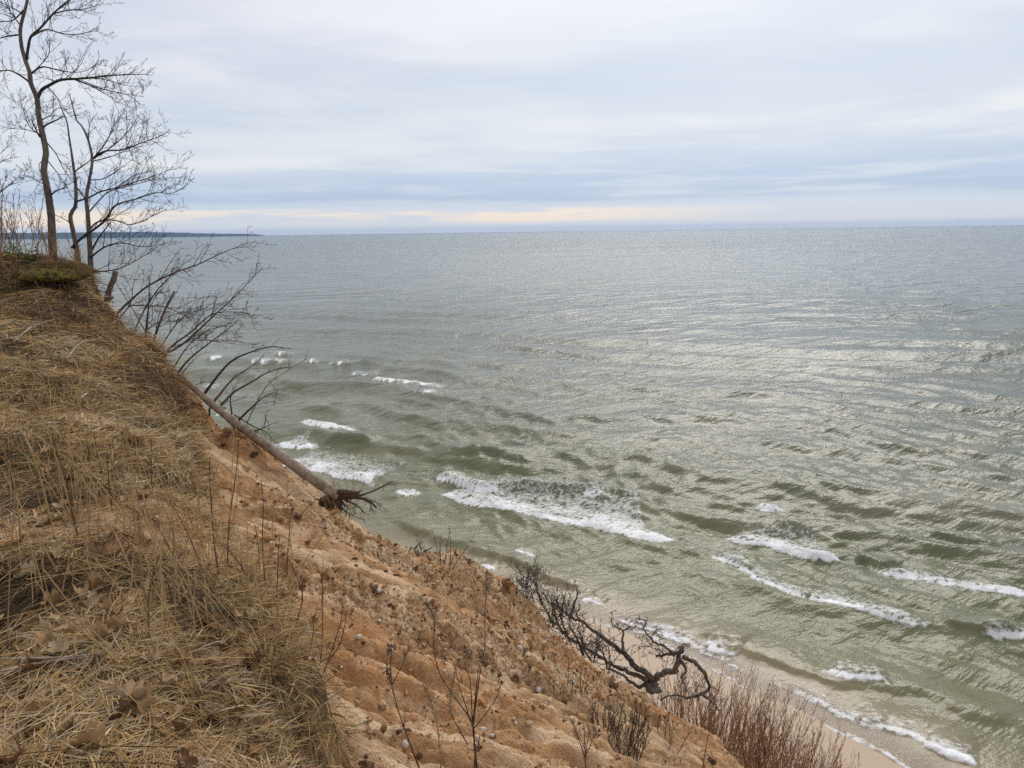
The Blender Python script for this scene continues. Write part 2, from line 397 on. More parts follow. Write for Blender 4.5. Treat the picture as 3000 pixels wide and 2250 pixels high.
M['plume'] = mat_bark('pale_plume', (0.22, 0.14, 0.08), (0.42, 0.29, 0.18), 60, (1, 1, 1))
M['grass'] = mat_vcol('dry_grass', 0.75, 0.25)
M['leaf'] = mat_vcol('dead_leaf', 0.8, 0.1)

# sandy, clayey face and turf floor
mt, nt, b, _ = new_mat('bluff_earth'); M['earth'] = mt
p = pos(nt); g = nt.attr('turf'); cl = nt.attr('clod'); ocr = nt.attr('ochre')
flow = nt.mapping(nt.mapping(p, (1, 1, 1), (0, 0, math.radians(-30))), (0.35, 2.2, 0.5)); flow2 = nt.mapping(flow, (0.8, 2.2, 1))
n1 = nt.noise(flow, 1.6, 6, 0.6, 0.3); n2 = nt.noise(p, 9.0, 5, 0.65); n3 = nt.noise(p, 55.0, 3, 0.6)
sand = nt.mix(nt.step(n1, 0.38, 0.62), (0.43, 0.245, 0.118), (0.73, 0.525, 0.330))
sand = nt.mix(nt.math('MULTIPLY', nt.step(nt.noise(flow2, 2.4, 5, 0.62), 0.50, 0.64), 0.75), sand, (0.27, 0.145, 0.066))
sand = nt.mix(nt.math('MULTIPLY', ocr, nt.step(n2, 0.30, 0.62)), sand, (0.43, 0.205, 0.080))
sand = nt.mix(nt.math('MULTIPLY', nt.step(n2, 0.52, 0.70), 0.45), sand, (0.30, 0.165, 0.075))
dk = nt.math('MULTIPLY', cl, nt.step(nt.noise(p, 26.0, 4, 0.7), 0.45, 0.62))
sand = nt.mix(nt.math('MULTIPLY', dk, 0.78), sand, (0.155, 0.078, 0.034))
grn = nt.mix(nt.step(nt.noise(p, 420.0, 2), 0.36, 0.64), (0.72, 0.70, 0.66), (1.28, 1.27, 1.25))
sand = nt.mix(0.8, sand, grn, 'MULTIPLY')
litter = nt.mix(nt.step(n2, 0.35, 0.65), (0.060, 0.040, 0.024), (0.165, 0.105, 0.056))
litter = nt.mix(nt.step(n3, 0.5, 0.7), litter, (0.27, 0.18, 0.095))
litter = nt.mix(nt.math('MULTIPLY', nt.step(nt.noise(p, 2.2, 3), 0.58, 0.72), 0.5), litter, (0.26, 0.17, 0.095))
nt.put(b.inputs['Base Color'], nt.mix(g, sand, litter)); b.inputs['Roughness'].default_value = 0.95
hb = nt.math('ADD', nt.math('MULTIPLY', n2, 0.6), nt.math('MULTIPLY', n3, 0.35))
nt.l.new(bump(nt, hb, 1.0, 0.09), b.inputs['Normal'])

# beach
mt, nt, b, _ = new_mat('beach_sand'); M['beach'] = mt
p = pos(nt); wet = nt.attr('wet'); n = nt.noise(p, 1.3, 5, 0.6); nf = nt.noise(p, 40, 3)
wetm = nt.step(nt.math('ADD', wet, nt.math('MULTIPLY', nt.math('SUBTRACT', n, 0.5), 0.5)), 0.30, 0.62)
dry = nt.mix(n, (0.58, 0.445, 0.320), (0.68, 0.54, 0.405)); wt = nt.mix(n, (0.37, 0.265, 0.180), (0.44, 0.325, 0.230))
c = nt.mix(wetm, dry, wt); c = nt.mix(nt.math('MULTIPLY', nt.step(nf, 0.58, 0.74), 0.45), c, (0.16, 0.11, 0.075))
nt.put(b.inputs['Base Color'], c)
nt.put(b.inputs['Roughness'], nt.math('SUBTRACT', 0.95, nt.math('MULTIPLY', wetm, 0.50)))
nt.l.new(bump(nt, nt.math('ADD', n, nt.math('MULTIPLY', nf, 0.2)), 0.3, 0.05), b.inputs['Normal'])

# sea
mt, nt, b, out = new_mat('sea_water'); M['sea'] = mt
p = pos(nt); dpt = nt.attr('offshore'); foam = nt.attr('foam'); haz = nt.attr('murk')
# colour of the water body: sandy in the wash, olive over the bars, grey green offshore
lg = nt.math('DIVIDE', nt.math('LOGARITHM', nt.math('ADD', nt.math('MAXIMUM', dpt, 0.0), 1.0), 10.0), 4.0, clamp=True)
body = nt.ramp(lg, [(0.0, (0.36, 0.28, 0.195, 1)), (0.09, (0.29, 0.235, 0.155, 1)), (0.16, (0.175, 0.162, 0.092, 1)), (0.23, (0.138, 0.138, 0.072, 1)), (0.32, (0.122, 0.126, 0.072, 1)), (0.45, (0.092, 0.100, 0.072, 1)), (0.60, (0.062, 0.090, 0.067, 1)), (0.8, (0.044, 0.076, 0.062, 1)), (1.0, (0.030, 0.060, 0.054, 1))], 'LINEAR')
crest_rot = math.radians(-24)
pm = nt.mapping(p, (1, 1, 1), (0, 0, crest_rot))
pst = nt.mapping(pm, (0.30, 1.0, 1.0))
cloudy = nt.noise(nt.mapping(pm, (0.5, 1, 1)), 0.16, 4, 0.55)
body = nt.mix(nt.math('MULTIPLY', nt.math('MULTIPLY', nt.step(cloudy, 0.42, 0.70), haz), 0.55), body, (0.24, 0.225, 0.155))
w1 = nt.noise(pst, 0.55, 5, 0.55, 0.25); w2 = nt.noise(nt.mapping(pm, (0.7, 1, 1), (0, 0, 0.5)), 2.3, 4, 0.6, 0.3); w3 = nt.noise(nt.mapping(pm, (0.8, 1, 1), (0, 0, -0.35)), 7.5, 3, 0.6)
h = nt.math('ADD', nt.math('MULTIPLY', w1, 0.40), nt.math('ADD', nt.math('MULTIPLY', w2, 0.058), nt.math('MULTIPLY', w3, 0.012)))
w0 = nt.noise(nt.mapping(pm, (0.4, 1.0, 1.0)), 0.13, 4, 0.55, 0.3)
h = nt.math('ADD', h, nt.math('MULTIPLY', nt.math('MULTIPLY', w0, nt.step(dpt, 40.0, 140.0)), 2.4))
gs = nt.noise(nt.mapping(pm, (0.35, 1.0, 1.0)), 0.022, 5, 0.62, 0.6)
gst = nt.math('MULTIPLY', nt.math('ADD', 0.75, nt.math('MULTIPLY', nt.step(gs, 0.30, 0.70), 0.75)), nt.math('ADD', 1.0, nt.math('MULTIPLY', nt.step(dpt, 90.0, 800.0), 1.3)))
bn = nt.node('ShaderNodeBump'); nt.put(bn.inputs['Height'], h); bn.inputs['Distance'].default_value = 1.0
nt.put(bn.inputs['Strength'], nt.math('MULTIPLY', nt.math('ADD', 0.16, nt.math('MULTIPLY', nt.step(dpt, 0.3, 5.0), 0.84)), gst))
b.inputs['IOR'].default_value = 1.333; b.inputs['Specular IOR Level'].default_value = 0.28
nt.put(b.inputs['Base Color'], body); nt.put(b.inputs['Roughness'], nt.math('ADD', 0.05, nt.math('MULTIPLY', lg, 0.10)))
nt.l.new(bn.outputs[0], b.inputs['Normal'])
# lace of foam
vor = nt.node('ShaderNodeTexVoronoi', feature='DISTANCE_TO_EDGE'); vor.inputs['Scale'].default_value = 3.1
wv = nt.node('ShaderNodeVectorMath', operation='ADD'); nt.put(wv.inputs[0], pst)
nv = nt.node('ShaderNodeTexNoise'); nt.put(nv.inputs['Vector'], p); nv.inputs['Scale'].default_value = 2.2; nv.inputs['Detail'].default_value = 5
sc_ = nt.node('ShaderNodeVectorMath', operation='SCALE'); nt.put(sc_.inputs[0], nv.outputs[1]); sc_.inputs['Scale'].default_value = 0.75
nt.put(wv.inputs[1], sc_.outputs[0]); nt.put(vor.inputs['Vector'], wv.outputs[0])
lace = nt.math('MULTIPLY', vor.outputs['Distance'], 2.4)
fn = nt.noise(p, 4.6, 5, 0.62)
fnn = nt.step(fn, 0.28, 0.72)
fth = nt.math('ADD', nt.math('MULTIPLY', lace, 0.62), nt.math('SUBTRACT', nt.math('MULTIPLY', fnn, 0.55), 0.08))
fm = nt.math('MULTIPLY', nt.step(nt.math('SUBTRACT', foam, fth), -0.28, 0.34), nt.math('MULTIPLY', nt.step(foam, 0.02, 0.10), nt.math('ADD', 0.62, nt.math('MULTIPLY', nt.step(foam, 0.35, 0.80), 0.36))))
fo = nt.node('ShaderNodeBsdfDiffuse'); nt.put(fo.inputs[0], nt.mix(fn, (0.74, 0.75, 0.75), (0.94, 0.945, 0.94)))
nt.l.new(bump(nt, nt.math('ADD', fn, nt.math('MULTIPLY', foam, 0.5)), 0.8, 0.12), fo.inputs['Normal'])
# thin transparent wash at the very edge
tr = nt.node('ShaderNodeBsdfTransparent'); tr.inputs[0].default_value = (0.93, 0.90, 0.84, 1)
gl = nt.node('ShaderNodeBsdfGlossy'); gl.inputs['Roughness'].default_value = 0.35; nt.l.new(bn.outputs[0], gl.inputs['Normal'])
fr = nt.node('ShaderNodeFresnel'); fr.inputs[0].default_value = 1.333; nt.l.new(bn.outputs[0], fr.inputs['Normal'])
thin = nt.node('ShaderNodeMixShader'); nt.l.new(fr.outputs[0], thin.inputs[0]); nt.l.new(tr.outputs[0], thin.inputs[1]); nt.l.new(gl.outputs[0], thin.inputs[2])
m1 = nt.node('ShaderNodeMixShader'); nt.put(m1.inputs[0], nt.step(dpt, 0.0, 2.0)); nt.l.new(thin.outputs[0], m1.inputs[1]); nt.l.new(b.outputs[0], m1.inputs[2])
m2 = nt.node('ShaderNodeMixShader'); nt.put(m2.inputs[0], fm); nt.l.new(m1.outputs[0], m2.inputs[1]); nt.l.new(fo.outputs[0], m2.inputs[2])
nt.l.new(m2.outputs[0], out.inputs[0])

mt, nt, b, _ = new_mat('far_forest'); M['forest'] = mt
p = pos(nt); n = nt.noise(p, 0.012, 5, 0.6)
nt.put(b.inputs['Base Color'], nt.mix(n, (0.022, 0.030, 0.024), (0.05, 0.06, 0.045)))

# ---------------------------------------------------------------- the setting
def grid_mesh(name, X, Y, Z, mat, keep=None, attrs=None):
    nr, nc = X.shape; v = np.stack([X, Y, Z], -1).reshape(-1, 3)
    i = np.arange(nr - 1)[:, None] * nc + np.arange(nc - 1)[None, :]
    q = np.stack([i, i + 1, i + nc + 1, i + nc], -1).reshape(-1, 4)
    idx = np.arange(len(v))
    if keep is not None:
        k = keep.reshape(-1); q = q[k[q].any(1)]
        used = np.zeros(len(v), bool); used[q.ravel()] = True
        re = np.cumsum(used) - 1; v = v[used]; q = re[q]; idx = idx[used]
    mb = MB(); mb.add(v, q); o = mb.build(name, mat)
    for k, a in (attrs or {}).items(): attr_set(o.data, k, a.reshape(-1)[idx])
    return o

# bluff: fine near the photographer, coarser away
ang = np.concatenate([np.linspace(-180, -48, 50, endpoint=False), np.linspace(-48, 42, 560, endpoint=False), np.linspace(42, 180, 50)])
rad = np.concatenate([np.linspace(0.02, 1.2, 10, endpoint=False), np.geomspace(1.2, 46, 560)])
A, Rr = np.meshgrid(np.radians(ang), rad)
X = np.sin(A) * Rr; Y = np.cos(A) * Rr
Z = ground(X, Y); BZ = beach_z(X, Y)
rimd = polydist(X, Y, RIM)[0]
turf = sst(rimd + 1.1 * (fbm(X * 0.9, Y * 0.9, 31, 4) - 0.5) + 0.3 * (fbm(X * 4, Y * 4, 33, 3) - 0.5), -0.10, 0.08)
turf = turf * (1 - 0.75 * sst(fbm(X * 0.9 + 4, Y * 0.9, 209, 3) + 0.12 * (fbm(X * 6, Y * 6, 210, 2) - 0.5), 0.59, 0.68) * sst(Rr, 7.5, 5.0))
u_ = X * GD[0] + Y * GD[1]; v_ = -X * GD[1] + Y * GD[0]
clod = sst(fbm(u_ * 0.35 + 9, v_ * 0.8 + 2, 21, 3), 0.44, 0.60)
och = sst(fbm(u_ * 0.25 + 4, v_ * 0.6 + 7, 23, 3), 0.46, 0.64)
grid_mesh('bluff', X, Y, Z, M['earth'], (Z > BZ - 0.5) & (Z > -0.5), {'turf': turf, 'clod': clod, 'ochre': och})['kind'] = 'structure'

# beach
ts = np.linspace(0, 1, 300); sm = smooth(np.hstack([SHORE, np.zeros((len(SHORE), 1))]), 12)[:, :2]
cum = np.concatenate([[0], np.cumsum(np.hypot(*np.diff(sm, axis=0).T))])
bx = np.interp(ts * cum[-1], cum, sm[:, 0]); by = np.interp(ts * cum[-1], cum, sm[:, 1])
nx_, ny_ = -0.68, -0.73
off = np.concatenate([np.linspace(-14, 0, 30, endpoint=False), np.linspace(0, 26, 90)])
BX = bx[None, :] + nx_ * off[:, None]; BY = by[None, :] + ny_ * off[:, None]
sdv = shore_d(BX, BY)
BZ = beach_z(BX, BY) + sst(-sdv, 0.5, 4) * 0.10 * (fbm(BX * 0.7, BY * 0.7, 91, 4) - 0.5) + 0.10 * sst(-sdv, 2.4, 3.4) * sst(-sdv, 6.0, 3.6)
grid_mesh('beach', BX, BY, BZ, M['beach'], None, {'wet': sst(-sdv, 6.5, 3.2)})['kind'] = 'structure'

# sea
ang = np.concatenate([np.linspace(-75, -41, 60, endpoint=False), np.linspace(-41, 41, 860, endpoint=False), np.linspace(41, 80, 60)])
rad = np.concatenate([1.0 / np.linspace(1 / 14.0, 1 / 420.0, 690, endpoint=False), np.geomspace(420, 15000, 46)])
A, Rr = np.meshgrid(np.radians(ang), rad)
X = np.sin(A) * Rr; Y = np.cos(A) * Rr
SD = shore_d(X, Y)
rng = np.random.default_rng(5)
cell = np.maximum(Rr * 0.0018, Rr ** 2 * 1.03e-4)
H = np.zeros_like(X); main_dir = math.atan2(-0.91, -0.41)
wx = X + 1.6 * (fbm(X * 0.05, Y * 0.05, 101, 3) - 0.5) * 6; wy = Y + 1.6 * (fbm(X * 0.05, Y * 0.05, 102, 3) - 0.5) * 6
for k in range(56):
    lam = 0.9 * (15.0 / 0.9) ** (k / 55.0); th = main_dir + rng.normal(0, 0.50 if lam < 2.5 else 0.30 if lam < 5 else 0.075)
    amp = (0.0095 if lam < 3 else 0.0064 if lam < 6 else 0.0062) * lam ** 0.95 * rng.uniform(0.6, 1.3); ph = rng.uniform(0, 6.283); kk = 6.283 / lam
    wgt = np.clip((lam / cell - 2.2) / 2.0, 0, 1)
    s = np.sin(kk * (wx * math.cos(th) + wy * math.sin(th)) + ph)
    H += amp * wgt * (np.exp(1.2 * s) - 1.39) * 0.75
gust = 0.55 + 0.9 * fbm(X * 0.03 + 5, Y * 0.03, 111, 3)
H *= gust * sst(SD, -0.5, 14.0) * 0.88
FO = np.zeros_like(X)
def front(px, back, amp, fo=1.0, w=0.8, hz=0.25):
    """a breaking crest traced on the water; foam trails 'back' metres out to sea behind its leading edge"""
    global H, FO
    poly = smooth(np.array([[*sea(a, b)[:2], 0] for a, b in px]), 8)[:, :2]
    mn = poly.min(0) - back * 2.5 - 4; mx = poly.max(0) + back * 2.5 + 4
    k = (X > mn[0]) & (X < mx[0]) & (Y > mn[1]) & (Y < mx[1])
    x = X[k]; y = Y[k]
    s, al, L = polydist(x, y, poly)
    s = s + (0.45 if px[0][1] < 1165 else 1.1) * (fbm(x * 0.55, y * 0.55, 131, 5, 0.62) - 0.5)
    end = sst(al, 0.0, min(1.2, L * 0.2)) * sst(L - al, 0.0, min(1.2, L * 0.2))
    e2 = np.where((al <= 1e-6) | (al >= L - 1e-6), 0.0, 1.0)
    prof = np.where(s < w * 0.5, np.exp(-((s - w * 0.5) / (0.38 * w)) ** 2), np.exp(-((s - w * 0.5) / (1.5 * w)) ** 2))
    H[k] += amp * prof * end
    if fo > 0:
        bk = back * 1.25
        mod = 0.55 + 0.95 * fbm(x * 0.6, y * 0.6, 141, 4)
        tail = np.interp(s / bk, [0, 0.12, 0.5, 1.0, 1.5], [0.80, 0.56, 0.42, 0.20, 0.0]) * mod
        lead = sst(s, 0.36, 0.06) * 1.05 * (0.55 + 0.9 * fbm(x * 1.1, y * 1.1, 147, 3))
        f = sst(s, -0.16, 0.04) * np.maximum(tail, lead) * fo * end ** 0.6 * e2
        FO[k] = np.maximum(FO[k], f); H[k] += f * 0.06 * fbm(x * 3, y * 3, 151, 3)
FR = [
 ([(1253, 1398), (1300, 1412), (1363, 1429), (1489, 1436)], 0.9, 0.45, 1.0),
 ([(1470, 1434), (1600, 1444), (1704, 1453), (1770, 1460), (1900, 1480)], 0.5, 0.50, 0.0),
 ([(1700, 1455), (1740, 1464), (1775, 1464)], 0.5, 0.2, 0.95),
 ([(1277, 1453), (1363, 1486), (1525, 1510), (1656, 1543), (1786, 1565), (1892, 1586), (1940, 1586), (1989, 1571)], 4.6, 0.22, 1.0),
 ([(2209, 1476), (2241, 1498), (2315, 1496)], 0.8, 0.40, 1.0),
 ([(2300, 1494), (2400, 1512), (2502, 1531)], 0.5, 0.45, 0.0),
 ([(2107, 1575), (2176, 1597), (2258, 1612), (2339, 1636), (2404, 1653), (2502, 1649)], 2.6, 0.35, 1.0),
 ([(2502, 1645), (2560, 1655), (2600, 1668)], 0.5, 0.4, 0.0),
 ([(2567, 1657), (2624, 1687), (2746, 1718), (2844, 1742), (2982, 1750), (3060, 1752)], 1.1, 0.35, 1.0),
 ([(2075, 1624), (2136, 1653), (2176, 1681), (2258, 1722), (2339, 1759), (2421, 1779), (2502, 1807), (2624, 1836), (2738, 1850)], 0.75, 0.24, 0.88),
 ([(2738, 1850), (2850, 1872), (3000, 1885)], 0.6, 0.35, 0.0),
 ([(2870, 1872), (2950, 1885), (3050, 1892)], 0.5, 0.2, 0.75),
 ([(1704, 1752), (1740, 1766), (1775, 1775)], 0.35, 0.10, 0.9),
 ([(1802, 1811), (1892, 1856), (1973, 1881), (2054, 1893)], 0.6, 0.10, 0.78),
 ([(2054, 1893), (2110, 1912), (2160, 1930)], 0.5, 0.15, 0.85),
 ([(2000, 1860), (2136, 1905), (2260, 1950), (2404, 2005), (2580, 2030), (2750, 2070), (3000, 2160)], 0.5, 0.17, 0.0),
 ([(2404, 1968), (2502, 1999), (2616, 2016)], 0.8, 0.2, 0.85),
 ([(2469, 2072), (2583, 2129), (2705, 2169), (2770, 2198), (2868, 2228)], 0.6, 0.08, 0.66),
 ([(2705, 2169), (2770, 2198), (2868, 2228)], 0.5, 0.1, 0.95),
 ([(1082, 1113), (1133, 1127), (1188, 1129), (1298, 1132)], 1.8, 0.40, 1.0),
 ([(880, 1246), (905, 1259), (964, 1265), (1057, 1252)], 1.6, 0.40, 1.0),
 ([(800, 1301), (871, 1314), (943, 1305)], 2.6, 0.3, 1.0),
 ([(943, 1307), (1010, 1303), (1090, 1312)], 0.5, 0.45, 0.0),
 ([(800, 1360), (922, 1378), (994, 1398), (1040, 1403), (1082, 1415), (1103, 1413)], 3.0, 0.25, 1.0),
 ([(1146, 1449), (1192, 1458), (1239, 1451)], 1.0, 0.2, 0.9),
 ([(719, 1058), (774, 1062), (838, 1062)], 1.4, 0.3, 0.9), ([(800, 1037), (826, 1041), (854, 1041)], 1.2, 0.35, 1.0),
 ([(893, 1062), (922, 1064), (935, 1062)], 0.8, 0.3, 0.9), ([(962, 1067), (1000, 1070), (1030, 1069)], 0.8, 0.35, 0.95),
 ([(1030, 1069), (1090, 1072), (1150, 1070)], 0.6, 0.45, 0.0),
 ([(1011, 1090), (1060, 1094), (1116, 1094)], 1.2, 0.2, 0.72), ([(1209, 1155), (1240, 1157), (1285, 1155)], 1.0, 0.2, 0.75),
 ([(593, 1048), (620, 1050), (655, 1048)], 2.0, 0.3, 0.85), ([(597, 1128), (615, 1133), (640, 1132)], 1.0, 0.3, 0.9),
 ([(627, 1221), (640, 1227), (656, 1227)], 1.0, 0.3, 0.95), ([(640, 1282), (665, 1286), (690, 1284)], 0.8, 0.2, 0.8),
 ([(1492, 1619), (1527, 1634), (1566, 1644)], 0.6, 0.12, 0.78), ([(1418, 1652), (1435, 1664), (1454, 1667)], 0.3, 0.05, 0.9),
 ([(1130, 1525), (1250, 1580), (1400, 1625), (1600, 1700), (1720, 1740)], 0.5, 0.24, 0.0),
 ([(1650, 1305), (1830, 1330), (2000, 1362)], 0.6, 0.16, 0.0), ([(1780, 1215), (1960, 1237), (2150, 1268)], 0.6, 0.18, 0.0),
 ([(1900, 1465), (2090, 1492), (2209, 1510)], 0.6, 0.22, 0.0), ([(2150, 1285), (2320, 1310), (2450, 1335)], 0.6, 0.16, 0.0),
 ([(1690, 1806), (1800, 1842), (1900, 1878), (2050, 1946), (2216, 2034)], 0.2, 0.0, 0.46), ([(2216, 2034), (2345, 2082), (2445, 2136), (2600, 2222), (2800, 2335)], 0.2, 0.0, 0.46), ([(1850, 1828), (1950, 1866), (2080, 1918), (2200, 1968)], 0.4, 0.06, 0.52), ([(2250, 1990), (2360, 2036), (2470, 2088), (2600, 2150)], 0.4, 0.06, 0.50),
 ([(2700, 1580), (2820, 1600), (2950, 1612)], 0.6, 0.3, 0.0), ([(1350, 1330), (1450, 1345), (1560, 1362)], 0.6, 0.3, 0.0),
]
for f in FR: front(*f)
# small far whitecaps
for a, b_ in [(1170, 876), (660, 1015), (1590, 900), (1900, 1010), (985, 905), (1330, 985)]:
    front([(a - 14, b_), (a, b_ + 1), (a + 16, b_)], 0.6, 0.25, 0.7)
murk = sst(SD, 3, 10) * sst(SD, 60, 24)
sea_o = grid_mesh('sea', X, Y, H - 0.004, M['sea'], SD > -1.2, {'offshore': SD, 'foam': FO, 'murk': murk})
sea_o['kind'] = 'structure'

# the far headland on the left
D = 9000.0
hx = np.array([-900, -500, -100, 100, 260, 413, 520, 600, 650, 700, 745, 780]); hy = np.array([670, 674, 681, 682, 680.5, 679.5, 681, 683.5, 685, 684.6, 686, 690.5])
cols = np.linspace(-900, 782, 260); rowt = np.linspace(0, 1, 14)
top = np.interp(cols, hx, hy) + (fbm(cols / 22.0, cols * 0 + 3, 7, 4) - 0.5) * 2.2
Xh = np.zeros((14, 260)); Yh = Xh.copy(); Zh = Xh.copy()
for i, c in enumerate(cols):
    q = P(c, top[i], D); hgt = max(q[2], 1.0) if c < 780 else -3
    dirv = q[:2] / np.linalg.norm(q[:2])
    for j, t in enumerate(rowt):
        pr = math.sin(math.pi * min(t * 1.25, 0.5) if t < 0.4 else math.pi * (0.5 + (t - 0.4) / 1.2)) 
        o_ = dirv * (t - 0.4) * 1500
        Xh[j, i] = q[0] + o_[0]; Yh[j, i] = q[1] + o_[1]; Zh[j, i] = -3 + (hgt + 3) * (pr if 0 < j < 13 else 0)
Zh[1:-1] += (fbm(Xh[1:-1] / 60, Yh[1:-1] / 60, 19, 4) - 0.5) * 7 * (Zh[1:-1] > 3)
grid_mesh('headland', Xh, Yh, Zh, M['forest'])['kind'] = 'structure'

# moist air over the sea
hb = MB(); hz0, hz1, hr = -9.0, 90.0, 15600.0
hv = [(x, y, z) for z in (hz0, hz1) for x, y in ((-hr, -2000), (hr, -2000), (hr, hr), (-hr, hr))]
hb.add(hv, [(3, 2, 1, 0), (4, 5, 6, 7), (0, 1, 5, 4), (1, 2, 6, 5), (2, 3, 7, 6), (3, 0, 4, 7)])
hm = bpy.data.materials.new('haze_air'); hm.use_nodes = True; nt = NT(hm.node_tree); nt.n.clear()
pv = nt.node('ShaderNodeVolumePrincipled'); pv.inputs['Color'].default_value = (0.32, 0.59, 1.0, 1); pv.inputs['Density'].default_value = 3.5e-5
nt.l.new(pv.outputs[0], nt.node('ShaderNodeOutputMaterial').inputs['Volume'])
ho = hb.build('haze', hm, None, False); tag(ho, 'thin bluish haze lying over the sea', 'haze', kind='stuff')
# ---------------------------------------------------------------- dry turf
rng = np.random.default_rng(11)
def turf_side(x, y): return polydist(x, y, RIM)[0]
PAL = np.array([(0.62, 0.405, 0.175), (0.43, 0.258, 0.105), (0.18, 0.096, 0.043), (0.36, 0.265, 0.155), (0.21, 0.155, 0.055), (0.13, 0.135, 0.04), (0.065, 0.045, 0.03), (0.60, 0.465, 0.30)])
def blades(root, th, L, f0, f1, wd, colr, keepup=0.006, seg=3):
    """ribbons bending over from the upright angle f0 at the root to f1 at the tip"""
    n = len(root); pts = [root]
    curl = rng.normal(0, 0.35, n)
    for k in range(seg):
        f = f0 + (f1 - f0) * (k + 0.5) / seg; t = th + curl * (k / seg - 0.2)
        dv = np.stack([np.sin(f) * np.cos(t), np.sin(f) * np.sin(t), np.cos(f)], 1)
        pts.append(pts[-1] + dv * (L / seg)[:, None])
    pts = np.stack(pts, 1)
    g = ground(pts[..., 0], pts[..., 1]); pts[..., 2] = np.maximum(pts[..., 2], g + keepup + rng.uniform(0, 0.012, n)[:, None])
    tw = rng.uniform(-0.9, 0.9, n)
    side = np.stack([-np.sin(th) * np.cos(tw), np.cos(th) * np.cos(tw), np.sin(tw)], 1)
    wk = np.array([0.8, 1.0, 0.8, 0.12]) if seg == 3 else np.linspace(1, 0.15, seg + 1)
    a = pts - side[:, None, :] * (wd[:, None] * wk)[..., None]; b = pts + side[:, None, :] * (wd[:, None] * wk)[..., None]
    v = np.stack([a, b], 2).reshape(-1, 3); m_ = (seg + 1) * 2
    base = (np.arange(n) * m_)[:, None, None]; kk = (np.arange(seg) * 2)[None, :, None]
    q = (base + kk + np.array([0, 1, 3, 2])[None, None, :]).reshape(-1, 4)
    return v, q, np.repeat(colr, m_, 0)
def pick_col(x, y, n, straw=0.0):
    t = fbm(x * 1.3, y * 1.3, 201, 3); s_ = rng.uniform(0, 1, n) * 0.75 + (t - 0.5) * 1.3 + 0.12 + straw
    idx = np.select([s_ < 0.20, s_ < 0.40, s_ < 0.45, s_ < 0.50, s_ < 0.70, s_ < 0.88], [6, 2, 4, 3, 1, 0], 7)
    green = (fbm(x * 0.8, y * 0.8, 205, 3) > 0.60) & (rng.uniform(0, 1, n) < 0.12); idx = np.where(green, 5, idx)
    return PAL[idx] * rng.uniform(0.75, 1.2, n)[:, None]
def scatter(n, r0, r1, power, amin=-48, amax=20, margin=-0.12):
    u = rng.uniform(0, 1, n * 3); e = 2 - power
    r = (r0 ** e + u * (r1 ** e - r0 ** e)) ** (1 / e)
    a = np.radians(rng.uniform(amin, amax, n * 3)); x = r * np.sin(a); y = r * np.cos(a)
    k = turf_side(x, y) > margin - 1.1 * (fbm(x * 0.9, y * 0.9, 31, 4) - 0.5)
    x, y = x[k][:n], y[k][:n]; return x, y
gb = MB()
x, y = scatter(90000, 1.5, 15.5, 1.15)
bare = fbm(x * 0.9 + 4, y * 0.9, 209, 3); kp = (bare < 0.59) | (np.hypot(x, y) > 5.5) | (rng.uniform(0, 1, len(x)) < 0.16)
x, y = x[kp], y[kp]; n = len(x); r = np.hypot(x, y)
th = 14.0 * fbm(x * 1.5, y * 1.5, 221, 3) + rng.normal(0, 1.5, n)
L = rng.uniform(0.035, 0.16, n) * (1 + 0.06 * r)
f0 = np.radians(rng.uniform(62, 95, n)); f1 = np.radians(rng.uniform(85, 130, n))
v, q, c = blades(np.stack([x, y, ground(x, y) + 0.004], 1), th, L, f0, f1, rng.gamma(3.0, 0.00036, n) * (0.8 + 0.20 * r), pick_col(x, y, n))
gb.add(v, q, None, c)
# tufts
tx, ty = scatter(330, 1.9, 14.5, 1.1)
tn = rng.integers(26, 75, len(tx)); ti = np.repeat(np.arange(len(tx)), tn); n = len(ti)
sp_ = rng.normal(0, 0.055, (n, 2)) * (1 + 0.05 * np.hypot(tx, ty)[ti])[:, None]; x = tx[ti] + sp_[:, 0]; y = ty[ti] + sp_[:, 1]
th = np.arctan2(sp_[:, 1], sp_[:, 0]) + rng.normal(0, 0.8, n) * 0.8 + 0.6 * rng.normal(0, 1, len(tx))[ti]
L = rng.uniform(0.05, 0.17, n) * rng.uniform(0.6, 1.5, len(tx))[ti] * (0.8 + 0.05 * np.hypot(tx, ty)[ti]); r = np.hypot(x, y)
f0 = np.radians(rng.uniform(25, 78, n)); f1 = np.radians(rng.uniform(80, 145, n))
tc_ = pick_col(tx, ty, len(tx), 0.08)[ti] * rng.uniform(0.75, 1.25, n)[:, None]
v, q, c = blades(np.stack([x, y, ground(x, y)], 1), th, L, f0, f1, rng.uniform(0.0010, 0.0020, n) * (0.7 + 0.14 * r), tc_)
gb.add(v, q, None, c)
# fringe hanging over the rim
rs = smooth(np.hstack([RIM, np.zeros((len(RIM), 1))]), 10)[:, :2]
cum = np.concatenate([[0], np.cumsum(np.hypot(*np.diff(rs, axis=0).T))])
k0 = np.argmin(np.hypot(rs[:, 0] - RIM[2, 0], rs[:, 1] - RIM[2, 1])); k1 = np.argmin(np.hypot(rs[:, 0] + 9.8, rs[:, 1] - 13.8))
n = 9000; s_ = rng.uniform(cum[k0], cum[k1], n); x = np.interp(s_, cum, rs[:, 0]); y = np.interp(s_, cum, rs[:, 1])
clump = fbm(s_ * 1.6, s_ * 0, 231, 3); kp = clump > 0.50 * rng.uniform(0.85, 1.15, n); x, y = x[kp], y[kp]; n = len(x)
x = x + rng.normal(-0.06, 0.11, n); y = y + rng.normal(-0.02, 0.11, n)
th = math.atan2(0.5, 0.86) + rng.normal(0, 1.1, n); L = rng.uniform(0.06, 0.22, n) * (0.6 + 0.07 * np.hypot(x, y)); r = np.hypot(x, y)
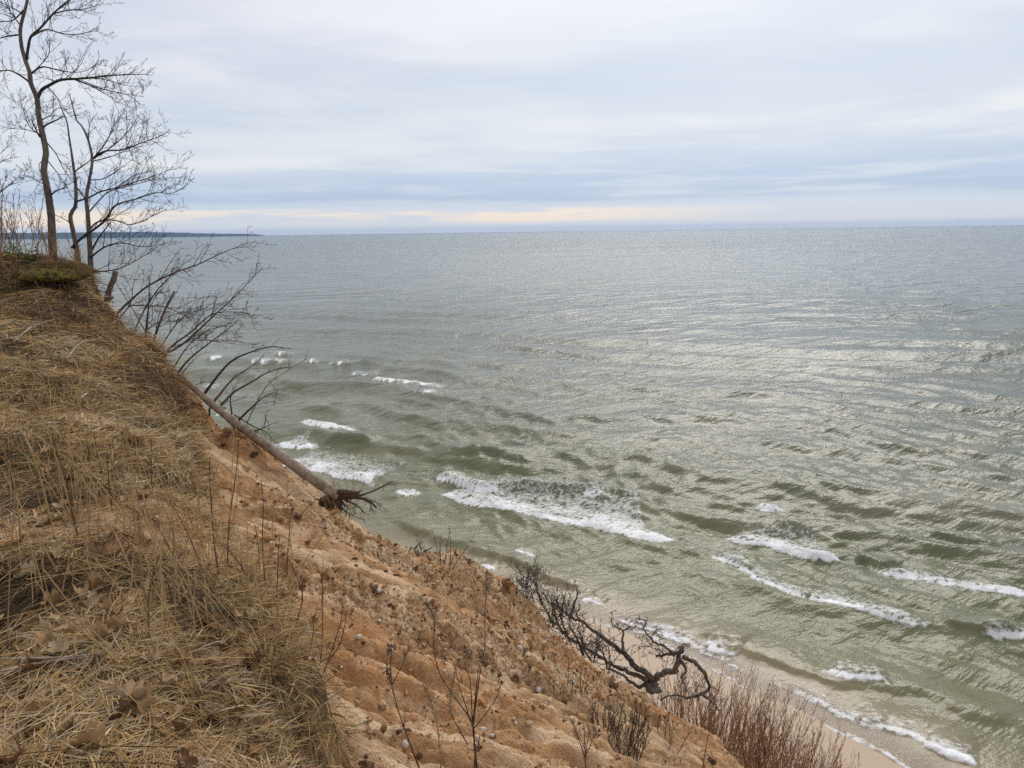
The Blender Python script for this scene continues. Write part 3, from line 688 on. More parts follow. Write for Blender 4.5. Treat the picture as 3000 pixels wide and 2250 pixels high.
f0 = np.radians(rng.uniform(15, 70, n)); f1 = np.radians(rng.uniform(90, 165, n))
v, q, c = blades(np.stack([x, y, ground(x, y) + 0.004], 1), th, L, f0, f1, rng.uniform(0.0010, 0.0020, n) * (0.7 + 0.14 * r), pick_col(x, y, n, 0.1))
gb.add(v, q, None, c)
go = gb.build('dry_grass', M['grass'], None, False)
tag(go, 'matted straw-coloured dry grass covering the top of the bluff', 'grass', kind='stuff')

# long loose stalks lying flat in the turf
lb = MB(); x, y = scatter(420, 1.9, 13.0, 1.0); n = len(x)
for i in range(n):
    t = rng.uniform(0, 6.28); Ls = rng.uniform(0.25, 0.8); s_ = np.linspace(0, Ls, 5); bend = rng.normal(0, 0.25)
    px_ = x[i] + s_ * np.cos(t) - bend * s_ ** 2 * np.sin(t); py_ = y[i] + s_ * np.sin(t) + bend * s_ ** 2 * np.cos(t)
    if (turf_side(px_, py_) < -0.1).any(): continue
    z_ = ground(px_, py_, False) + 0.05 + s_ * rng.uniform(0, 0.22)
    z_ = np.maximum(z_, ground(px_, py_) + 0.012)
    lb.tube(np.stack([px_, py_, z_], 1), np.linspace(0.0022, 0.0010, 5) * (0.8 + 0.06 * math.hypot(x[i], y[i])), 3, False, PAL[rng.choice([0, 1, 2, 7, 3])] * rng.uniform(0.7, 1.1))
lo = lb.build('loose_straw', M['grass']); tag(lo, 'loose straw stalks strewn over the matted grass', 'straw', kind='stuff')

# ---------------------------------------------------------------- dead leaves
def leaf_mesh(seed):
    r_ = np.random.default_rng(seed); m_ = 9; t = np.linspace(0, 1, m_)
    half = 0.030 * np.sin(np.pi * t ** 0.85) * (1 + 0.38 * np.cos(t * np.pi * 7 + r_.uniform(-.4, .4))) + 0.002
    xs = (t - 0.5) * 0.115
    cu, cv = r_.uniform(5, 14), r_.uniform(-4, 8)
    mb = MB(); rows = []
    for s_ in (-1, -0.5, 0, 0.5, 1):
        yy = half * s_; zz = cu * yy ** 2 * 4 + cv * xs ** 2 + 0.006 * np.sin(xs * 90 + s_ * 2 + seed)
        rows.append(np.stack([xs + 0.004 * np.abs(s_) * np.sin(t * 22), yy, zz], 1))
    v = np.vstack(rows); q = [(a * m_ + b, a * m_ + b + 1, (a + 1) * m_ + b + 1, (a + 1) * m_ + b) for a in range(4) for b in range(m_ - 1)]
    cc = np.array([(0.25, 0.135, 0.058), (0.36, 0.22, 0.105), (0.15, 0.078, 0.036), (0.42, 0.30, 0.175)][seed % 4])
    mb.add(v, q, None, cc * r_.uniform(0.8, 1.15, (len(v), 1)))
    me = mb.mesh('leaf'); me.materials.append(M['leaf']); return me
LM = [leaf_mesh(i) for i in range(8)]
x, y = scatter(400, 1.9, 8.0, 1.3, margin=0.0)
gx = x + 0; cl_ = fbm(x * 1.1, y * 1.1, 241, 2)
for i in range(len(x)):
    if cl_[i] < 0.40: continue
    li = int(rng.integers(0, 8)); o = bpy.data.objects.new('fallen_leaf', LM[li])
    o.location = (x[i], y[i], float(ground(x[i], y[i])) + rng.uniform(0.012, 0.035))
    o.rotation_euler = (rng.normal(0, 0.35), rng.normal(0, 0.35) , rng.uniform(0, 6.28)); s_ = rng.uniform(0.55, 1.05); o.scale = (s_, s_ * rng.uniform(0.8, 1.2), s_)
    col.objects.link(o); tag(o, ['curled mid-brown dead leaf lying in the matted dry grass', 'curled light brown dead leaf lying in the matted dry grass', 'curled dark brown dead leaf lying in the matted dry grass', 'curled pale greyish tan dead leaf lying in the matted dry grass'][li % 4], 'leaf', ['mid-brown dead leaves', 'light brown dead leaves', 'dark brown dead leaves', 'pale tan dead leaves'][li % 4])

# ---------------------------------------------------------------- stones and clods on the sandy face
import bmesh
def lump(seed, sub_, amp, sq=(1, 1, 0.7)):
    bm = bmesh.new(); bmesh.ops.create_icosphere(bm, subdivisions=sub_, radius=1.0); bm.verts.ensure_lookup_table()
    v = np.array([p_.co[:] for p_ in bm.verts]); f = np.array([[p_.index for p_ in fc.verts] for fc in bm.faces]); bm.free()
    d = 1 + amp * ((fbm(v[:, 0] * 1.4 + seed, v[:, 1] * 1.4 + v[:, 2] * 1.1, seed, 3) - 0.5) * 2)
    return v * d[:, None] * np.array(sq), f
def mat_stone(name, c1, c2):
    mt, nt, b, _ = new_mat(name); p_ = nt.node('ShaderNodeTexCoord').outputs['Object']
    n_ = nt.noise(p_, 1.6, 5, 0.6); nt.put(b.inputs['Base Color'], nt.mix(nt.step(n_, 0.35, 0.7), c1, c2)); b.inputs['Roughness'].default_value = 0.7
    nt.l.new(bump(nt, nt.noise(p_, 6.0, 4), 0.3, 0.1), b.inputs['Normal']); return mt
M['stone_w'] = mat_stone('pale_stone', (0.46, 0.41, 0.35), (0.66, 0.62, 0.57)); M['stone_g'] = mat_stone('grey_stone', (0.17, 0.15, 0.135), (0.34, 0.30, 0.27))
def stone_mesh(seed, mat):
    v, f = lump(seed, 2, 0.35, (1, rng.uniform(0.65, 0.95), rng.uniform(0.5, 0.75))); mb = MB(); mb.add(v, None, f); me = mb.mesh('stone'); me.materials.append(mat); return me
SW = [stone_mesh(i + 3, M['stone_w']) for i in range(4)]; SG = [stone_mesh(i + 13, M['stone_g']) for i in range(3)]
spots = [(1110, 1733, 15), (1052, 1868, 14), (1213, 1722, 8), (1226, 1717, 9), (1432, 1883, 9), (1435, 1897, 10), (1524, 1902, 17), (983, 1593, 9), (975, 1588, 7), (1141, 1680, 12), (1187, 2184, 18), (1415, 2140, 16), (1440, 2157, 14), (1440, 2178, 11), (1576, 2022, 15), (1610, 2053, 11), (1632, 2003, 9), (1680, 1998, 8), (1855, 2121, 16), (930, 1723, 9), (1000, 1955, 7), (1150, 1865, 9), (1300, 1640, 8), (1320, 1905, 8), (1522, 1998, 7), (1765, 1960, 7), (1302, 1967, 10), (1395, 2160, 12)]
def stone(p_, size, pale=True):
    o = bpy.data.objects.new('stone', (SW if pale else SG)[rng.integers(0, 4 if pale else 3)])
    o.location = (p_[0], p_[1], p_[2] + size * 0.25); o.scale = (size,) * 3; o.rotation_euler = (rng.normal(0, 0.4), rng.normal(0, 0.4), rng.uniform(0, 6.28))
    col.objects.link(o)
    if pale: tag(o, 'small pale rounded stone lying on the bare sandy slope', 'stone', 'pale stones on the slope')
    else: tag(o, 'small grey stone half sunk in the bare sandy slope', 'stone', 'grey stones on the slope')
for (a, b_, s_) in spots:
    p_ = hit(a, b_)
    if p_ is not None: stone(p_, s_ * 0.62 * np.linalg.norm(p_ - CAM) / FPX)
def face_pts(n, r0=2.6, r1=18, power=1.0):
    u = rng.uniform(0, 1, n * 6); e = 2 - power; r = (r0 ** e + u * (r1 ** e - r0 ** e)) ** (1 / e); a = np.radians(rng.uniform(-32, 24, n * 6))
    x = r * np.sin(a); y = r * np.cos(a); k = (turf_side(x, y) < -0.12) & (polydist(x, y, RIDGE)[0] > -0.8)
    return x[k][:n], y[k][:n]
x, y = face_pts(150); z = ground(x, y)
for i in range(len(x)): stone((x[i], y[i], z[i]), rng.uniform(0.008, 0.022) * (0.7 + 0.05 * math.hypot(x[i], y[i])), rng.uniform() < 0.62)
cb = MB()
for sub_, n in ((2, 1500), (1, 8000)):
    x, y = face_pts(n * 2, power=1.1); u = x * GD[0] + y * GD[1]; v_ = -x * GD[1] + y * GD[0]
    k = sst(fbm(u * 0.35 + 9, v_ * 0.8 + 2, 21, 3), 0.42, 0.60) > rng.uniform(-0.35, 0.9, len(x)); x, y = x[k][:n], y[k][:n]; z = ground(x, y)
    bases = [lump(40 + i, sub_, 0.95, (1, 0.8, 0.55)) for i in range(5)]
    for i in range(len(x)):
        bv, bf = bases[i % 5]; s_ = (rng.gamma(1.5, 0.0115) + 0.006) * (1.0 if sub_ == 2 else 0.55) * (0.75 + 0.05 * math.hypot(x[i], y[i])); t = rng.uniform(0, 6.28); c_, sn = math.cos(t), math.sin(t)
        vv = np.stack([bv[:, 0] * c_ - bv[:, 1] * sn, bv[:, 0] * sn + bv[:, 1] * c_, bv[:, 2]], 1) * s_ + np.array([x[i], y[i], z[i] + s_ * 0.15])
        cb.add(vv, None, bf, np.array([(0.17, 0.095, 0.045), (0.32, 0.19, 0.095), (0.36, 0.19, 0.08), (0.10, 0.056, 0.030), (0.45, 0.30, 0.17)][rng.integers(0, 5)]))
M['clod'] = mat_vcol('earth_clod', 0.95)
tag(cb.build('earth_clods', M['clod'], None, False), 'crumbled clods of brown earth scattered over the sandy slope', 'earth', kind='stuff')
# ---------------------------------------------------------------- woody plants
WIND = np.array([0.55, -0.1, 0.35])
class Wood:
    """branches of one part: lists of (points, radii)"""
    def __init__(s): s.b = []
def trace(px, d0, d1, r0, r1, n=7, crop=None, rg=None, wob=0.0):
    """a limb through photo pixels; depth runs from d0 to d1; radii in metres"""
    p_ = np.array(px, float)
    if crop: p_ = p_ * crop[2] + np.array(crop[:2])
    s_ = smooth(np.hstack([p_, np.zeros((len(p_), 1))]), n)[:, :2]
    L = np.concatenate([[0], np.cumsum(np.hypot(*np.diff(s_, axis=0).T))]); t = L / L[-1]
    d = d0 + (d1 - d0) * t
    if wob: d = d + wob * (vnoise(t * 3.1 + px[0][0] * 0.13, t * 0 + 0.5, 9) - 0.5) * np.minimum(t * 4, 1)
    pts = np.array([P(a, b, dd) for (a, b), dd in zip(s_, d)])
    return pts, r0 + (r1 - r0) * t ** 0.9
def grow(out, pts, rad, rg, n, length, level, t0=0.2, ang=(25, 65), bias=(0, 0, 0.25), rmin=0.0016, wander=0.25, kids=(3, 5), shrink=0.5, seg=5, flat=None):
    """side twigs along a limb, forking on"""
    Ls = np.concatenate([[0], np.cumsum(np.linalg.norm(np.diff(pts, axis=0), axis=1))]); bias = np.array(bias, float)
    for i in range(n):
        t = t0 + (1 - t0) * ((i + rg.uniform(0.1, 0.9)) / n); s_ = t * Ls[-1]
        o = np.array([np.interp(s_, Ls, pts[:, k]) for k in range(3)]); r = float(np.interp(s_, Ls, rad))
        j = min(np.searchsorted(Ls, s_), len(pts) - 1); T = pts[j] - pts[max(j - 1, 0)]; T = T / (np.linalg.norm(T) + 1e-9)
        q = rg.normal(0, 1, 3)
        if flat is not None: q = q * flat
        q = q - T * (q @ T); q /= np.linalg.norm(q) + 1e-9
        a = math.radians(rg.uniform(*ang)); dv = T * math.cos(a) + q * math.sin(a) + bias * rg.uniform(0.3, 1.0); dv /= np.linalg.norm(dv)
        ln = length * rg.uniform(0.45, 1.15) * (1.15 - 0.65 * t); m_ = seg; P_ = [o]
        for k in range(m_):
            dv = dv + rg.normal(0, wander, 3) * 0.6 + bias * 0.22; dv /= np.linalg.norm(dv); P_.append(P_[-1] + dv * ln / m_)
        P_ = np.array(P_); r0 = max(min(r * 0.65, 0.010 * ln + 0.0012), rmin * 1.15); R_ = np.linspace(r0, rmin, m_ + 1)
        out.append((P_, R_))
        if level > 0: grow(out, P_, R_, rg, int(rg.integers(kids[0], kids[1] + 1)), ln * shrink, level - 1, 0.2, ang, bias, rmin, wander, kids, shrink, max(3, seg - 1), flat)
def tubes(lst, k):
    mb = MB()
    for p_, r_ in lst: mb.tube(p_, r_, k, True)
    return mb
C1 = (0, 0, 0.42194); C2 = (0, 500, 0.48232); C6 = (500, 900, 0.42194); C5 = (1500, 1600, 0.49729); C4 = (900, 1450, 0.49729); C3 = (0, 1250, 0.60274); C9 = (0, 650, 0.22604)

def make_tree(name, label, cat, base, trunks, limbs, mats, seed, twig, group=None, limb_name='limb'):
    """trunks / limbs: (pixels, depth0, depth1, r0, r1, crop[, twig override])"""
    rg = np.random.default_rng(seed); root = thing(name, label, cat, base, group)
    for t in trunks:
        p_, r_ = trace(*t[:5], 8, t[5]); mb = MB(); mb.tube(p_, r_, 10, True, None, 0.10); tr = mb.build('trunk', mats[0], root)
        o = []; grow(o, p_, r_, rg, t[6] if len(t) > 6 else 6, twig['len'] * 0.7, twig['lev'] - 1, 0.45, bias=twig['bias'], rmin=twig['rmin'])
        sub(tubes(o, 3), 'twig', mats[2], tr, root)
    for l in limbs:
        p_, r_ = trace(*l[:5], 6, l[5], wob=0.7); r_ = r_ * 0.78; mb = MB(); mb.tube(p_, r_, 6, True, None, 0.06); lm = mb.build(limb_name, mats[1], root)
        o = []; L = np.linalg.norm(np.diff(p_, axis=0), axis=1).sum()
        grow(o, p_, r_, rg, max(4, int(L * twig['den'])), min(twig['len'], 0.5 * L), twig['lev'], 0.22, bias=twig['bias'], rmin=twig['rmin'], wander=twig.get('wan', 0.25), kids=twig.get('kids', (3, 5)))
        sub(tubes(o, 3), 'twig', mats[2], lm, root)
    return root
TW = dict(len=0.66, lev=2, den=9.5, bias=(0.08, 0.02, 0.26), rmin=0.0018, kids=(3, 4))
d = 12.3
make_tree('bare_tree', 'tall leafless tree with one curved grey trunk growing from the grassy mound', 'tree', P(160, 735, d),
  [([(375, 1860), (362, 1659), (355, 1500), (332, 1330), (305, 1180), (318, 1060), (295, 930), (268, 800), (255, 680), (215, 580), (205, 500), (170, 400), (145, 290), (145, 180), (185, 20), (205, -150), (200, -330)], d, d, 0.068, 0.016, C1)],
  [([(262, 680), (290, 625), (345, 590), (420, 555), (520, 548), (640, 540), (720, 527), (850, 520), (1035, 515)], d, d - 0.6, 0.036, 0.005, C1),
   ([(520, 552), (620, 590), (720, 620), (850, 650), (1000, 672)], d - 0.2, d - 0.9, 0.018, 0.004, C1),
   ([(640, 542), (740, 555), (860, 590), (960, 600)], d - 0.3, d + 0.4, 0.012, 0.003, C1),
   ([(215, 510), (290, 465), (380, 480), (480, 500), (600, 490), (690, 420)], d, d + 0.7, 0.020, 0.004, C1),
   ([(215, 578), (150, 530), (70, 490), (0, 490), (-110, 470)], d, d + 0.5, 0.024, 0.006, C1),
   ([(185, 415), (195, 335), (215, 255), (280, 195), (370, 95), (430, 40), (520, -40), (560, -160)], d, d - 0.5, 0.034, 0.010, C1),
   ([(215, 255), (320, 205), (420, 230), (520, 240), (620, 220), (690, 210)], d - 0.2, d - 0.7, 0.018, 0.004, C1),
   ([(145, 240), (60, 250), (0, 265), (-90, 290)], d, d - 0.6, 0.020, 0.006, C1),
   ([(175, 60), (90, 140), (0, 150), (-80, 170)], d, d + 0.6, 0.018, 0.006, C1),
   ([(370, 95), (480, 70), (600, 60), (720, 20)], d - 0.4, d - 1.0, 0.014, 0.004, C1),
   ([(165, 100), (60, 40), (-40, 0)], d, d - 0.5, 0.014, 0.005, C1),
   ([(150, 190), (80, 90), (30, 0), (0, -80)], d, d + 0.4, 0.016, 0.005, C1),
   ([(230, 500), (300, 430), (340, 370), (342, 290)], d, d - 0.3, 0.013, 0.006, C1),
   ([(300, 885), (330, 862), (400, 830), (430, 808)], d, d - 0.2, 0.024, 0.011, C1),
   ([(285, 835), (350, 800), (400, 750), (470, 765)], d, d + 0.4, 0.014, 0.004, C1),
   ([(330, 600), (400, 680), (450, 760), (520, 840)], d - 0.1, d - 0.6, 0.012, 0.003, C1),
   ([(325, 990), (390, 1070), (440, 1170), (520, 1280)], d, d + 0.3, 0.013, 0.005, C1),
   ([(335, 1120), (420, 1230), (480, 1330), (520, 1400)], d, d - 0.3, 0.012, 0.004, C1),
   ([(290, 950), (200, 870), (150, 740), (60, 680), (0, 640)], d, d + 0.7, 0.012, 0.003, C1),
   ([(280, 930), (180, 900), (60, 890), (-30, 860)], d, d - 0.6, 0.010, 0.003, C1),
   ([(275, 950), (230, 860), (220, 835)], d, d - 0.1, 0.018, 0.011, C1),
   ([(300, 1110), (270, 1150), (290, 1230), (240, 1330), (300, 1350)], d, d + 0.4, 0.009, 0.003, C1),
   ([(358, 1350), (400, 1320), (470, 1302)], d, d - 0.3, 0.018, 0.008, C1),
   ([(325, 1290), (200, 1230), (100, 1240)], d, d + 0.3, 0.011, 0.003, C1)],
  (M['bark_grey'], M['bark_dark'], M['twig_dark']), 3, TW)
d = 12.6
make_tree('forked_tree', 'leafless small tree with two slender dark stems leaning from the edge of the mound', 'tree', P(262, 815, d),
  [([(560, 1930), (540, 1780), (520, 1659), (490, 1520), (500, 1470), (525, 1420), (525, 1280), (505, 1120), (480, 950), (465, 850), (430, 760), (400, 690)], d, d + 0.3, 0.050, 0.006, C1),
   ([(760, 2230), (690, 2130), (640, 1980), (628, 1800), (620, 1659), (610, 1500), (600, 1380), (620, 1250), (640, 1110), (615, 980), (570, 880), (530, 830), (500, 720), (480, 650)], d - 0.2, d - 0.1, 0.060, 0.006, C1)],
  [([(640, 1110), (720, 1010), (780, 900), (800, 800)], d, d - 0.5, 0.020, 0.004, C1),
   ([(645, 1100), (730, 1050), (850, 1040), (960, 1000), (1100, 950), (1180, 905)], d, d - 0.9, 0.024, 0.004, C1),
   ([(690, 1080), (800, 1000), (900, 900), (960, 800)], d - 0.1, d + 0.6, 0.016, 0.003, C1),
   ([(640, 1120), (760, 1090), (860, 1050), (980, 990)], d - 0.1, d + 0.4, 0.014, 0.003, C1),
   ([(615, 980), (625, 860), (680, 780)], d, d + 0.4, 0.012, 0.003, C1),
   ([(520, 1190), (630, 1110), (700, 1040)], d + 0.1, d, 0.016, 0.005, C1),
   ([(530, 1400), (620, 1370), (700, 1330), (820, 1300), (950, 1260), (1100, 1210), (1230, 1150)], d, d - 0.8, 0.020, 0.003, C1),
   ([(620, 1250), (720, 1240), (820, 1180), (930, 1100)], d, d + 0.6, 0.015, 0.003, C1),
   ([(612, 1480), (690, 1390), (760, 1330), (900, 1290), (1060, 1250), (1200, 1230)], d, d + 0.4, 0.018, 0.003, C1),
   ([(600, 1620), (680, 1540), (800, 1530), (900, 1560), (1000, 1530), (1100, 1480), (1165, 1455)], d, d - 0.6, 0.020, 0.003, C1),
   ([(500, 1720), (560, 1659), (720, 1540), (780, 1450), (840, 1410), (950, 1380), (1080, 1340), (1200, 1340), (1310, 1280)], d, d - 1.0, 0.030, 0.003, C1),
   ([(628, 1760), (680, 1659), (740, 1580), (765, 1545)], d - 0.1, d - 0.2, 0.026, 0.010, C1),
   ([(530, 1300), (570, 1350), (600, 1400)], d, d - 0.1, 0.016, 0.012, C1),
   ([(340, 1480), (400, 1500), (480, 1540)], d, d, 0.008, 0.006, C1),
   ([(545, 530), (640, 462), (740, 440), (860, 462), (960, 450), (1020, 435)], d - 0.2, d - 0.8, 0.020, 0.003, C2),
   ([(545, 618), (700, 602), (800, 560), (900, 500), (1000, 435)], d - 0.2, d - 0.6, 0.016, 0.003, C2),
   ([(550, 625), (640, 580), (740, 540)], d - 0.2, d + 0.3, 0.010, 0.003, C2),
   ([(555, 640), (650, 700), (720, 720)], d - 0.2, d + 0.3, 0.010, 0.003, C2)],
  (M['bark_grey'], M['bark_dark'], M['twig_dark']), 5, TW)
# shrub standing just outside on the left, a few of its boughs reach in
d = 12.0
make_tree('bare_shrub', 'thin leafless grey boughs reaching over the reddish saplings', 'shrub', P(-110, 740, d),
  [([(-260, 1760), (-200, 1560), (-110, 1420), (0, 1335), (60, 1290), (100, 1268)], d, d, 0.035, 0.006, C1)],
  [([(-200, 1560), (-120, 1300), (-40, 1130), (0, 1070), (55, 1020), (85, 990)], d, d, 0.02, 0.003, C1), ([(0, 1335), (40, 1250), (70, 1180)], d, d - 0.3, 0.008, 0.003, C1), ([(60, 1290), (150, 1220), (240, 1230)], d, d + 0.3, 0.007, 0.003, C1)],
  (M['bark_grey'], M['bark_dark'], M['twig_dark']), 8, TW)

# snapped pole and its side stub
pl = thing('dead_pole', 'snapped bare grey pole leaning out of the turf edge beside the forked tree', 'dead tree', P(306, 912, 11.6))
p_, r_ = trace([(702, 610), (690, 660), (660, 735), (640, 850), (632, 900)], 11.5, 11.6, 0.040, 0.050, 6, C2); mb = MB(); mb.tube(p_, r_, 8, True, None, 0.15); mb.build('trunk', M['bark_grey'], pl)
p_, r_ = trace([(590, 835), (640, 800), (680, 768)], 11.6, 11.4, 0.045, 0.028, 5, C2); mb = MB(); mb.tube(p_, r_, 7, True, None, 0.15); mb.build('branch_stub', M['bark_dark'], pl)

# wind-bent bare bush on the edge
BW = dict(len=0.62, lev=2, den=7.0, bias=(0.20, 0.0, 0.18), rmin=0.0021, kids=(2, 4), wan=0.16)
d = 11.0
make_tree('bent_shrub', 'sprawling leafless brown bush bent seawards over the grassy edge above the fallen trunk', 'shrub', P(400, 1010, d),
  [([(920, 1160), (885, 1050), (890, 950), (905, 780), (905, 640)], d, d, 0.024, 0.005, C2, 5)],
  [([(680, 900), (780, 800), (900, 700), (1060, 620), (1200, 570), (1350, 500), (1480, 450), (1555, 430)], d + 0.3, d - 0.2, 0.026, 0.003, C2),
   ([(690, 940), (790, 810), (805, 720), (822, 630)], d + 0.3, d + 0.2, 0.016, 0.004, C2),
   ([(800, 1010), (870, 860), (960, 720), (1080, 600), (1190, 510)], d + 0.1, d + 0.4, 0.020, 0.003, C2),
   ([(900, 1150), (940, 1010), (1000, 850), (1060, 730)], d, d - 0.3, 0.030, 0.014, C2),
   ([(915, 1145), (1050, 1090), (1150, 1020), (1300, 880), (1420, 770), (1600, 585)], d, d - 0.5, 0.026, 0.003, C2),
   ([(985, 1155), (1040, 1070), (1160, 980), (1260, 890), (1340, 860), (1480, 862), (1540, 880), (1600, 875)], d, d - 0.2, 0.022, 0.003, C2),
   ([(1480, 862), (1520, 885), (1545, 950)], d - 0.2, d - 0.3, 0.008, 0.003, C2),
   ([(690, 660), (780, 800), (850, 920), (900, 1010)], d + 0.4, d, 0.007, 0.010, C2),
   ([(780, 820), (900, 820), (1010, 830), (1120, 880), (1165, 910)], d + 0.2, d - 0.4, 0.014, 0.005, C2),
   ([(930, 1145), (830, 1150), (740, 1138), (600, 1080), (480, 1000)], d - 0.2, d - 1.0, 0.020, 0.004, C2),
   ([(955, 1100), (1100, 900), (1250, 830), (1380, 740)], d, d + 0.5, 0.016, 0.003, C2),
   ([(820, 1060), (900, 960), (1000, 900), (1100, 860), (1250, 820)], d, d + 0.3, 0.012, 0.003, C2),
   ([(1060, 1190), (1130, 1080), (1230, 990), (1330, 950), (1440, 920)], d, d - 0.4, 0.014, 0.003, C2),
   ([(900, 1150), (960, 1110), (1150, 1040), (1350, 1030), (1530, 1050)], d - 0.1, d - 0.5, 0.012, 0.003, C2)],
  (M['bark_dark'], M['twig_brown'], M['twig_brown']), 12, BW)

# ---------------------------------------------------------------- the uprooted trunk
rg = np.random.default_rng(21)
ft = thing('fallen_tree', 'barkless fallen trunk lying root end down across the edge of the slope', 'dead tree', P(990, 1450, 10.9))
tp, trr = trace([(-110, 330), (0, 430), (150, 550), (300, 680), (450, 800), (600, 910), (750, 1020), (900, 1130), (1050, 1232), (1170, 1305)], 10.65, 10.85, 0.040, 0.086, 8, C6)
mb = MB(); mb.tube(tp, trr, 14, True, None, 0.13); trunk = mb.build('trunk', M['dead_pale'], ft)
FB = [([(235, 600), (340, 460), (430, 370), (560, 310), (700, 275), (840, 290)], 0.022), ([(305, 650), (430, 500), (560, 410), (640, 340)], 0.020),
      ([(350, 680), (440, 590), (560, 520), (680, 450), (790, 420), (840, 415)], 0.020), ([(475, 780), (570, 690), (640, 630), (715, 590)], 0.018),
      ([(530, 800), (600, 660), (680, 530), (780, 460), (950, 355)], 0.010), ([(690, 520), (730, 580), (715, 680)], 0.005),
      ([(425, 740), (415, 640), (440, 570)], 0.012), ([(40, 470), (130, 360), (280, 240), (400, 150), (460, 100)], 0.018), ([(70, 475), (120, 410), (200, 330)], 0.012),
      ([(270, 700), (270, 900), (262, 950)], 0.014), ([(435, 820), (450, 930), (500, 1010)], 0.013), ([(440, 745), (560, 820), (650, 860), (690, 900), (700, 940)], 0.013),
      ([(590, 860), (650, 835), (710, 805)], 0.010), ([(160, 545), (200, 530), (230, 522)], 0.012), ([(380, 700), (360, 690), (330, 640)], 0.010), ([(600, 905), (480, 900), (380, 890)], 0.008)]
for i, (pp, r0) in enumerate(FB):
    d0 = 10.66 + 0.2 * min(max(pp[0][0], 0) / 1170.0, 1)
    p_, r_ = trace(pp, d0, d0 + rg.uniform(-0.7, 0.5), r0, 0.004, 6, C6); mb = MB(); mb.tube(p_, r_, 6, True, None, 0.08)
    br = mb.build('branch', M['dead_pale'] if i in (4,) else M['charred'] if i % 3 else M['bark_dark'], ft)
    o = []; grow(o, p_, r_, rg, 5, 0.32, 1, 0.35, (25, 60), (0.12, 0, 0.05), 0.0024, 0.25, (1, 3)); sub(tubes(o, 3), 'twig', M['twig_dark'], br, ft)
for pp, r0, r1 in [([(1150, 1290), (1210, 1285), (1300, 1296)], 0.055, 0.036), ([(1160, 1310), (1230, 1320), (1300, 1322), (1380, 1345), (1430, 1395)], 0.045, 0.010),
               ([(1290, 1318), (1340, 1300), (1420, 1270), (1540, 1210)], 0.016, 0.009), ([(1180, 1320), (1240, 1350), (1300, 1382), (1350, 1432)], 0.022, 0.006), ([(1160, 1310), (1190, 1350), (1215, 1385)], 0.03, 0.008),
               ([(1330, 1325), (1390, 1370), (1385, 1415)], 0.014, 0.004), ([(1360, 1335), (1420, 1350), (1460, 1390)], 0.012, 0.003), ([(1150, 1320), (1170, 1370), (1178, 1400)], 0.06, 0.03),
               ([(1130, 1320), (1120, 1360), (1130, 1410)], 0.03, 0.01), ([(1240, 1300), (1310, 1275), (1312, 1290)], 0.008, 0.003), ([(1000, 1330), (1150, 1370), (1250, 1440), (1350, 1480)], 0.010, 0.004)]:
    p_, r_ = trace(pp, 10.85, 10.85 + rg.uniform(-0.4, 0.3), r0, r1, 6, C6); mb = MB(); mb.tube(p_, r_, 7, True, None, 0.18); ro = mb.build('root', M['root_dark'], ft)
    o = []; grow(o, p_, r_, rg, 6, 0.22, 1, 0.4, (30, 80), (0.05, 0, -0.25), 0.0024, 0.4, (2, 3)); sub(tubes(o, 3), 'rootlet', M['root_dark'], ro, ft)
v, f = lump(77, 3, 1.0, (0.12, 0.13, 0.11)); v = v + P(962, 1466, 11.0); mb = MB(); mb.add(v, None, f); mb.build('root_plate', M['root_dark'], ft)

# ---------------------------------------------------------------- blackened tree lower down the face
rg = np.random.default_rng(31)
dd = 14.0
def gdepth(px, py, fall=14.0):
    h_ = hit(px, py); return fall if h_ is None else float((h_ - CAM) @ FWD)
dd = gdepth(1905, 2005) if hit(1905, 2005) is not None else 14.0
dt_ = thing('dead_tree', 'blackened dead tree with twisted bare limbs sprawling at the foot of the slope', 'dead tree', P(1905, 2005, dd))
DL = [([(835, 830), (820, 790), (790, 745), (720, 710), (690, 660), (640, 620), (580, 570), (500, 510), (420, 450), (350, 420), (300, 380), (230, 330)], 0.085, 0.02),
      ([(830, 810), (850, 775), (900, 745), (960, 730), (975, 680), (990, 630), (1010, 598)], 0.080, 0.05), ([(1005, 622), (930, 635), (850, 655)], 0.050, 0.028),
      ([(1005, 650), (1080, 690), (1130, 740), (1155, 800), (1160, 840), (1120, 870), (1040, 890), (950, 880), (870, 905)], 0.055, 0.018),
      ([(985, 660), (1020, 720), (1000, 780), (1025, 830), (1030, 865)], 0.045, 0.018), ([(955, 645), (910, 600), (850, 570), (810, 530), (780, 490), (790, 440), (740, 430)], 0.035, 0.010),
      ([(655, 620), (650, 550), (650, 490), (600, 470), (590, 440), (600, 425)], 0.035, 0.010), ([(650, 500), (690, 480), (690, 450)], 0.020, 0.008),
      ([(800, 790), (700, 745), (600, 705), (520, 650), (430, 600), (330, 530), (270, 460)], 0.060, 0.015), ([(1120, 875), (1180, 920), (1220, 970)], 0.035, 0.014),
      ([(345, 415), (370, 330), (385, 270), (370, 210)], 0.035, 0.008), ([(340, 430), (310, 330), (320, 250)], 0.024, 0.008), ([(900, 640), (860, 610), (780, 590)], 0.016, 0.006), ([(572, 720), (575, 650), (570, 590)], 0.022, 0.010),
      ([(800, 800), (740, 830), (650, 760), (560, 720)], 0.05, 0.02), ([(420, 455), (380, 400), (400, 370)], 0.02, 0.008), ([(850, 560), (790, 590), (760, 560)], 0.010, 0.005)]
